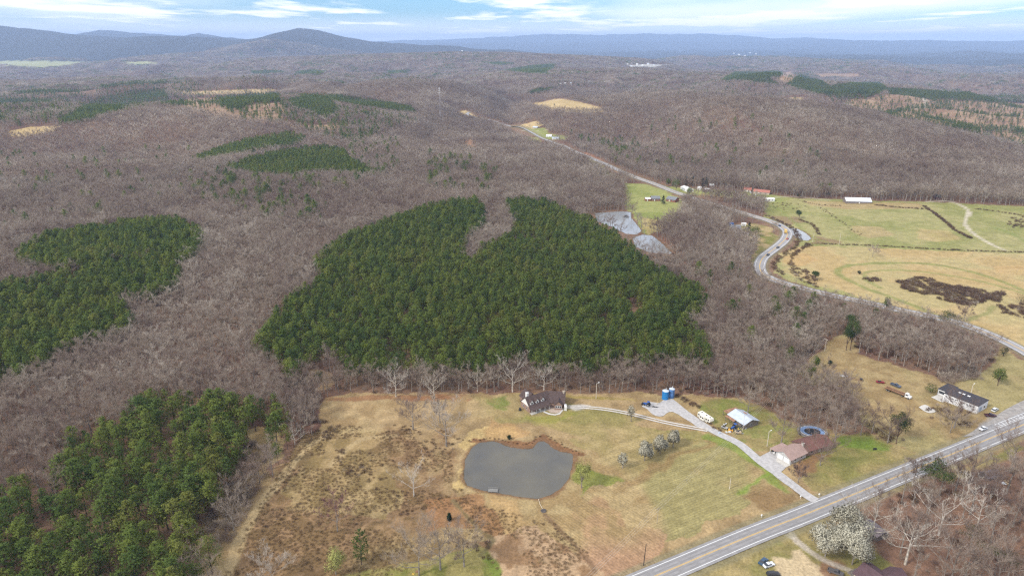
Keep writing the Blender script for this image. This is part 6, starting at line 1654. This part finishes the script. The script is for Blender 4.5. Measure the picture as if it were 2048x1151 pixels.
TRB = mat('tractor_blue', (.03, .09, .30), .5, var=.1)
tractor(1294, 811, math.radians(150), 'blue tractor with loader on the left end of the gravel yard', TRB, front=True)
tractor(1468, 857, math.radians(215), 'blue tractor in front of the tin-roofed shed', TRB)
def implement(name, px, py, hd, label, cat, m, L=2.2, W=1.6, H=.7, legs=True):
    t = thing(name, label, cat, G(px, py, .05), hd)
    MB().box(-L / 2, L / 2, -W / 2, W / 2, H * .5, H).build('deck', m, t)
    MB().box(L / 2, L / 2 + .9, -.08, .08, H * .4, H * .55).build('tow_bar', DARKM, t)
    for s in (-1, 1): wheel(t, -L * .2, s * (W / 2 + .08), .3, .18)
    MB().box(-L * .3, L * .1, -W * .2, W * .2, H, H * 1.5).build('gearbox', DARKM, t)
implement('mower_deck', 1461, 861, math.radians(160), 'orange-yellow mower deck beside the blue tractor', 'mower', mat('mower_orange', (.75, .36, .05), .5))
implement('farm_implement', 1309, 814, math.radians(-12), 'thin dark implement frame on the gravel yard', 'implement', DARKM, 3.0, .5, .4)
implement('tan_cart', 1476, 866, math.radians(-10), 'tan cart in front of the tin shed corner', 'cart', mat('tan_paint', (.42, .33, .22)), 3.0, 1.7, 1.0)
implement('utility_trailer', 1449, 856, math.radians(-40), 'grey utility trailer left of the blue tractor', 'trailer', mat('grey_paint', (.35, .33, .30)), 3.2, 1.6, .8)
implement('red_trailer', 1760, 765, math.radians(-14), 'dark red low trailer on the hillside field', 'trailer', mat('dark_red_paint', (.22, .02, .03), .5), 4.2, 1.7, .8)
implement('white_appliance_cart', 1450, 849, math.radians(40), 'white scrap frame in the yard left of the tin shed', 'scrap', WHITE, 2.2, .7, .6)
# old log truck with long bed
p = G(1798, 789); h = math.atan2(*(lambda d: (d.y, d.x))(G(1818, 796) - G(1780, 781)))
t = thing('flatbed_truck', 'old white-cab truck with long rusty bed on the hillside field', 'truck', p, h)
MB().box(-7.5, 3.0, -1.15, 1.15, 1.0, 1.35).build('bed', mat('rusty_bed', (.12, .075, .04), .9, var=.3), t)
for s in (-1, 1): MB().box(-7.5, 3.0, s * 1.12 - .05, s * 1.12 + .05, 1.35, 1.9).build('bed_side', RUST, t)
MB().profile([(3.3, .6), (6.2, .6), (6.2, 1.5), (5.0, 1.65), (4.7, 2.6), (3.3, 2.7)], -1.05, 1.05).build('cab', WHITE, t)
MB().profile([(4.9, 1.7), (4.72, 2.45), (3.6, 2.5), (3.6, 1.7)], -1.08, 1.08).build('cab_window', GLASS, t)
for x_ in (-6.2, -5.0, 2.0, 5.3):
    for s in (-1, 1): wheel(t, x_, s * 1.0, .5, .3)
t = car(1791, 772, h, 'rusting blue-grey old truck behind the flatbed', (.07, .09, .13), kind='pickup', cat='truck', name='old_truck')
# boat hull, slab clutter
t = thing('old_boat', 'pale upturned boat on the hillside beside a rusty frame', 'boat', G(1687, 752), math.radians(-15))
MB().profile([(-2.2, .05), (1.6, .05), (2.6, .5), (1.4, .75), (-2.2, .7)], -.8, .8, inset=.3, ins_z=.4).build('hull', OLDW, t); MB().box(-2.0, 1.2, -.06, .06, .75, .82).build('keel', WOODG, t)
t = thing('rusty_frame', 'long rusty machinery frame right of the pale boat', 'scrap', G(1708, 758), math.radians(-24))
MB().box(-4, 4, -.9, -.75, .3, .5).box(-4, 4, .75, .9, .3, .5).box(-4, -3.8, -.75, .75, .3, .5).box(3.8, 4, -.75, .75, .3, .5).build('frame', RUST, t); MB().box(2.8, 4.2, -.6, .6, .5, 1.3).build('gear_housing', DARKM, t)
# clutter in the yards
JUNKM = [WHITE, TIN, RUST, mat('blue_plastic', (.05, .12, .30)), mat('yellow_plastic', (.6, .42, .08)), WOODG, DARKM]
rj = random.Random(12)
for (cx_, cy_, rx_, ry_, n_, lab, grp) in [(1460, 862, 26, 5, 12, 'small piece of yard scrap on the grass before the tin shed', 'scrap in the tin shed yard'), (1500, 853, 14, 4, 8, 'scrap piled along the right end of the tin shed', 'scrap beside the tin shed'), (1549, 903, 5, 4, 5, 'small white item beside the garage carport', 'items by the garage'), (2012, 965, 9, 5, 7, 'bright board scattered on red leaves near the right edge', 'boards in the right woods'), (1475, 452, 30, 4, 9, 'small pale item in the yards inside the road bend', 'items in the road bend yards'), (1470, 388, 50, 4, 8, 'tiny pale item on the far roadside lawn', 'items on the far lawns'), (832, 1144, 8, 6, 2, 'white garden box on the bottom lawn', 'garden boxes')]:
    for k in range(n_):
        g = G(cx_ + rj.uniform(-rx_, rx_), cy_ + rj.uniform(-ry_, ry_)); s = rj.uniform(.35, .9) * (1.6 if cy_ < 500 else 1)
        m_ = MB(); m_.prism([(-s, -s * .5), (s * .8, -s * .6), (s, s * .4), (-s * .7, s * .6)], 0, s * rj.uniform(.3, .9)); m_.box(-s * .2, s * .2, -s * .2, s * .2, s * .3, s * 1.0)
        o = m_.build('yard_item' if 'board' not in lab else 'loose_board', rj.choice(JUNKM[:2] + JUNKM if 'board' not in lab else [OLDW, mat('raw_board', (.55, .42, .25))])); o.location = g; o.rotation_euler = (0, 0, rj.uniform(0, 6)); tag(o, lab, 'scrap' if 'box' not in lab else 'box', grp)

# ------------------------------------------------------------------ dock, pump, poles, wires
DOCKM = mat('grey_dock_wood', (.24, .23, .21), .9)
t = thing('fishing_dock', 'small grey fishing dock at the lower left shore of the pond', 'dock', G(986, 982, .1), math.radians(-3))
for k in range(9): MB().box(-2.0 + k * .45, -1.62 + k * .45, -.9, 1.4, .25, .31).build('plank', DOCKM, t)
for x_ in (-2, 2):
    for y_ in (-.8, 1.3): MB().box(x_ - .07, x_ + .07, y_ - .07, y_ + .07, -1, 1.1).build('post', DOCKM, t)
MB().box(-2, 2, 1.28, 1.36, .95, 1.05).build('rail', DOCKM, t)
t = thing('pond_drain_box', 'dark oval drain grate below the pond with a pale pipe', 'drain', G(1087, 1021), math.radians(25))
MB().tube((0, 0, -.2), (0, 0, .35), 1.25, 1.1, 12).build('concrete_rim', mat('dark_stone', (.13, .11, .10)), t)
for k in range(5): MB().box(-1 + k * .45, -.85 + k * .45, -.7, .7, .36, .42).build('bar', DARKM, t)
PIPE = [G(1077, 998), G(1080, 1008), G(1085, 1017)]; m_ = MB()
for a, b in zip(PIPE, PIPE[1:]): m_.tube(a + Vector((0, 0, .15)), b + Vector((0, 0, .15)), .13, n=6)
tag(m_.build('overflow_pipe', mat('pale_pipe', (.6, .5, .35))), 'pale pipe running from the pond down to the drain grate', 'pipe')
t = thing('floating_dock', 'dark little dock on the upper pale pond', 'dock', G(1252, 433, .2), 0)
MB().box(-3, 3, -2, 2, 0, .5).build('deck', WOODG, t); MB().box(-1.5, 1.5, -.2, 1, .5, 1.2).build('bench', DARKM, t)
def pole(px, py, top, label, arm=True, lamp=False, m=POLEM, r=.15, lean=0.0, rz=0.6):
    g = G(px, py); y0 = project(g.x, g.y, g.z)[1]; y1 = project(g.x, g.y, g.z + 5)[1]; h = float((py - top) / (y0 - y1) * 5)
    t = thing('utility_pole', label, 'pole', g, rz)
    MB().tube((0, 0, -.3), (lean, 0, h), r * 1.2, r * .8, 8).build('shaft', m, t)
    if arm: MB().box(-1.1 + lean, 1.1 + lean, -.07, .07, h - .7, h - .55).build('crossarm', m, t)
    if lamp:
        a = MB().tube((lean, 0, h - .4), (lean + 1.3, 0, h), .06, n=5).build('lamp_arm', WHITE, t); MB().box(lean + 1.1, lean + 1.9, -.2, .2, h - .12, h + .08).build('lamp_head', WHITE, a)
    return g, h
PALEP = mat('pale_pole', (.58, .52, .42), .9)
pole(1192, 797, 766, 'pale lamp pole at the wood edge right of the farmhouse', False, True, PALEP)
pa = pole(1649, 702, 677, 'pole with white crossarm on the bare hilltop', True, False, PALEP, rz=2.2)
pole(1287, 1129, 1088, 'dark plain pole near the highway at the bottom edge', False, False, mat('dark_pole', (.07, .055, .045)), lean=.5)
pole(1459, 977, 956, 'pale short pole standing in the middle of the crop field', False, False, PALEP)
pole(1534, 892, 862, 'pale lamp pole on the lawn left of the garage', False, True, PALEP)
pb = pole(1314, 1046, 1014, 'thin pole in the lower corner of the crop field', True, False, POLEM, r=.10)
pole(1942, 786, 768, 'pale lamp pole behind the white building', False, True, PALEP)
pole(1485, 862, 828, 'thin pole rising in front of the tin shed', False, False, PALEP, r=.09)
pole(1625, 484, 466, 'thin pole by the roadside pond', True, False, PALEP)
pole(1678, 489, 466, 'thin pole in the pasture fence row', True, False, PALEP)
pole(1314, 808, 796, 'short yellowish post on the gravel yard', False, False, mat('yellow_post', (.55, .42, .2)), r=.12)
pole(1911, 1128, 1098, 'thin dark leaning pole among the bare trees at lower right', False, False, DARKM, r=.08, lean=1.0)
WIREM = mat('wire', (.45, .40, .34), .6)
pc = (Vector((G(1180, 1120).x - 60, 120, 0)), 12)
for k, off in enumerate((-.9, 0, .9)):
    m_ = MB()
    pts = [Vector((pc[0].x, pc[0].y, 11.5)), Vector((pb[0].x, pb[0].y, pb[0].z + pb[1])), Vector((pa[0].x, pa[0].y, pa[0].z + pa[1]))]
    for a, b in zip(pts, pts[1:]):
        d = (b - a); nrm = Vector((d.y, -d.x, 0)).normalized() * off; prev = None
        for s in range(17):
            q = s / 16; v = a.lerp(b, q) + nrm - Vector((0, 0, 4 * 2.0 * q * (1 - q)))
            if prev is not None: m_.tube(prev, v, .035, n=3, cap=False)
            prev = v
    tag(m_.build('power_line', WIREM), ['power line over the crop field, lowest in the picture of the three', 'middle power line of the three over the crop field', 'power line over the crop field, uppermost of the three'][k], 'power line')
# mailboxes and shrubs by the highway
for px, py, lab in ((1523, 1034, 'small white mailbox beside the highway below the crop field'), (1601, 996, 'pale mailbox left of the drive mouth'), (1638, 992, 'white mailbox right of the drive mouth')):
    t = thing('mailbox', lab, 'mailbox', G(px, py), .5); MB().box(-.06, .06, -.06, .06, -.1, 1.0).build('post', WHITE, t); MB().profile([(-.35, 1.0), (.35, 1.0), (.35, 1.3), (.2, 1.42), (-.2, 1.42), (-.35, 1.3)], -.2, .2).build('box', WHITE, t)
# fire ring on the bright lawn
t = thing('garden_swing', 'small dark bench in the bright green lawn', 'bench', G(1750, 899), .2)
MB().box(-.9, .9, -.25, .25, .4, .48).build('seat', DARKM, t); MB().box(-.9, .9, .22, .3, .48, .95).build('backrest', DARKM, t)
for s in (-.8, .8): MB().box(s - .05, s + .05, -.2, .2, 0, .4).build('leg', DARKM, t)
# hatched shoulder
T_ = np.gradient(HW, axis=0); T_ /= np.linalg.norm(T_, axis=1)[:, None]; Nn = np.stack([T_[:, 1], -T_[:, 0]], 1)
g0 = G(1990, 846); i0 = int(np.argmin(np.hypot(HW[:, 0] - g0.x, HW[:, 1] - g0.y)))
HS = HW[i0:]
ribbon('shoulder_paving', HW[max(0, i0 - 1):], -7.2, -4.9, 0.096, ASPH)
patch_sheet('gravel_shoulder', [(1925, 873), (1945, 862), (1962, 850), (1985, 838), (2005, 822), (2048, 800), (2120, 770), (2230, 735), (2230, 750), (2048, 826), (1990, 851), (1950, 869)], .092, mat('dull_gravel', (.30, .275, .25), .95, var=.2, scale=.5))
ribbon('hatch_edge_line', HS, -6.6, -6.4, .106, WPAINT); ribbon('hatch_edge_line', HS, -4.6, -4.4, .112, WPAINT)
V = []; F = []
HD = smooth_line([tuple(p) for p in HS[::3]], 2.6)
Td = np.gradient(HD, axis=0); Td /= np.linalg.norm(Td, axis=1)[:, None]; Nd = np.stack([Td[:, 1], -Td[:, 0]], 1)
for k in range(len(HD)):
    a = HD[k] + Nd[k] * -6.4; b = HD[k] + Nd[k] * -4.6 - Td[k] * .6; w_ = Td[k] * .16
    if k % 1 == 0:
        z_ = hz1(a[0], a[1]) + .11; i_ = len(V); V += [(a[0] - w_[0], a[1] - w_[1], z_), (a[0] + w_[0], a[1] + w_[1], z_), (b[0] + w_[0], b[1] + w_[1], z_), (b[0] - w_[0], b[1] - w_[1], z_)]; F.append((i_, i_ + 1, i_ + 2, i_ + 3))
link('hatch_marking', mesh_from('hatch_marking', V, F, [WPAINT]), kind='structure')

# ------------------------------------------------------------------ radio mast
g = G(881, 243); t = thing('radio_mast', 'tall lattice radio mast rising above the distant wooded ridge', 'mast', g)
y0 = project(g.x, g.y, g.z)[1]; y1 = project(g.x, g.y, g.z + 50)[1]; h = float((243 - 176) / (y0 - y1) * 50); m_ = MB()
for a in range(3):
    x_, y_ = 1.1 * math.cos(a * 2.094), 1.1 * math.sin(a * 2.094); m_.tube((x_, y_, 0), (x_, y_, h), .16, n=4)
for k in range(int(h / 4)):
    for a in range(3):
        b = (a + 1) % 3; m_.tube((1.1 * math.cos(a * 2.094), 1.1 * math.sin(a * 2.094), k * 4), (1.1 * math.cos(b * 2.094), 1.1 * math.sin(b * 2.094), k * 4 + 4), .08, n=3)
m_.build('lattice', mat('mast_steel', (.42, .40, .42), .5), t)
for k in range(3):
    for a in range(3): MB().box(-.5, .5, 1.6, 2.0, h - 3 - k * 5, h - k * 5, M=Matrix.Rotation(a * 2.094, 4, 'Z')).build('antenna_panel', WHITE, t)
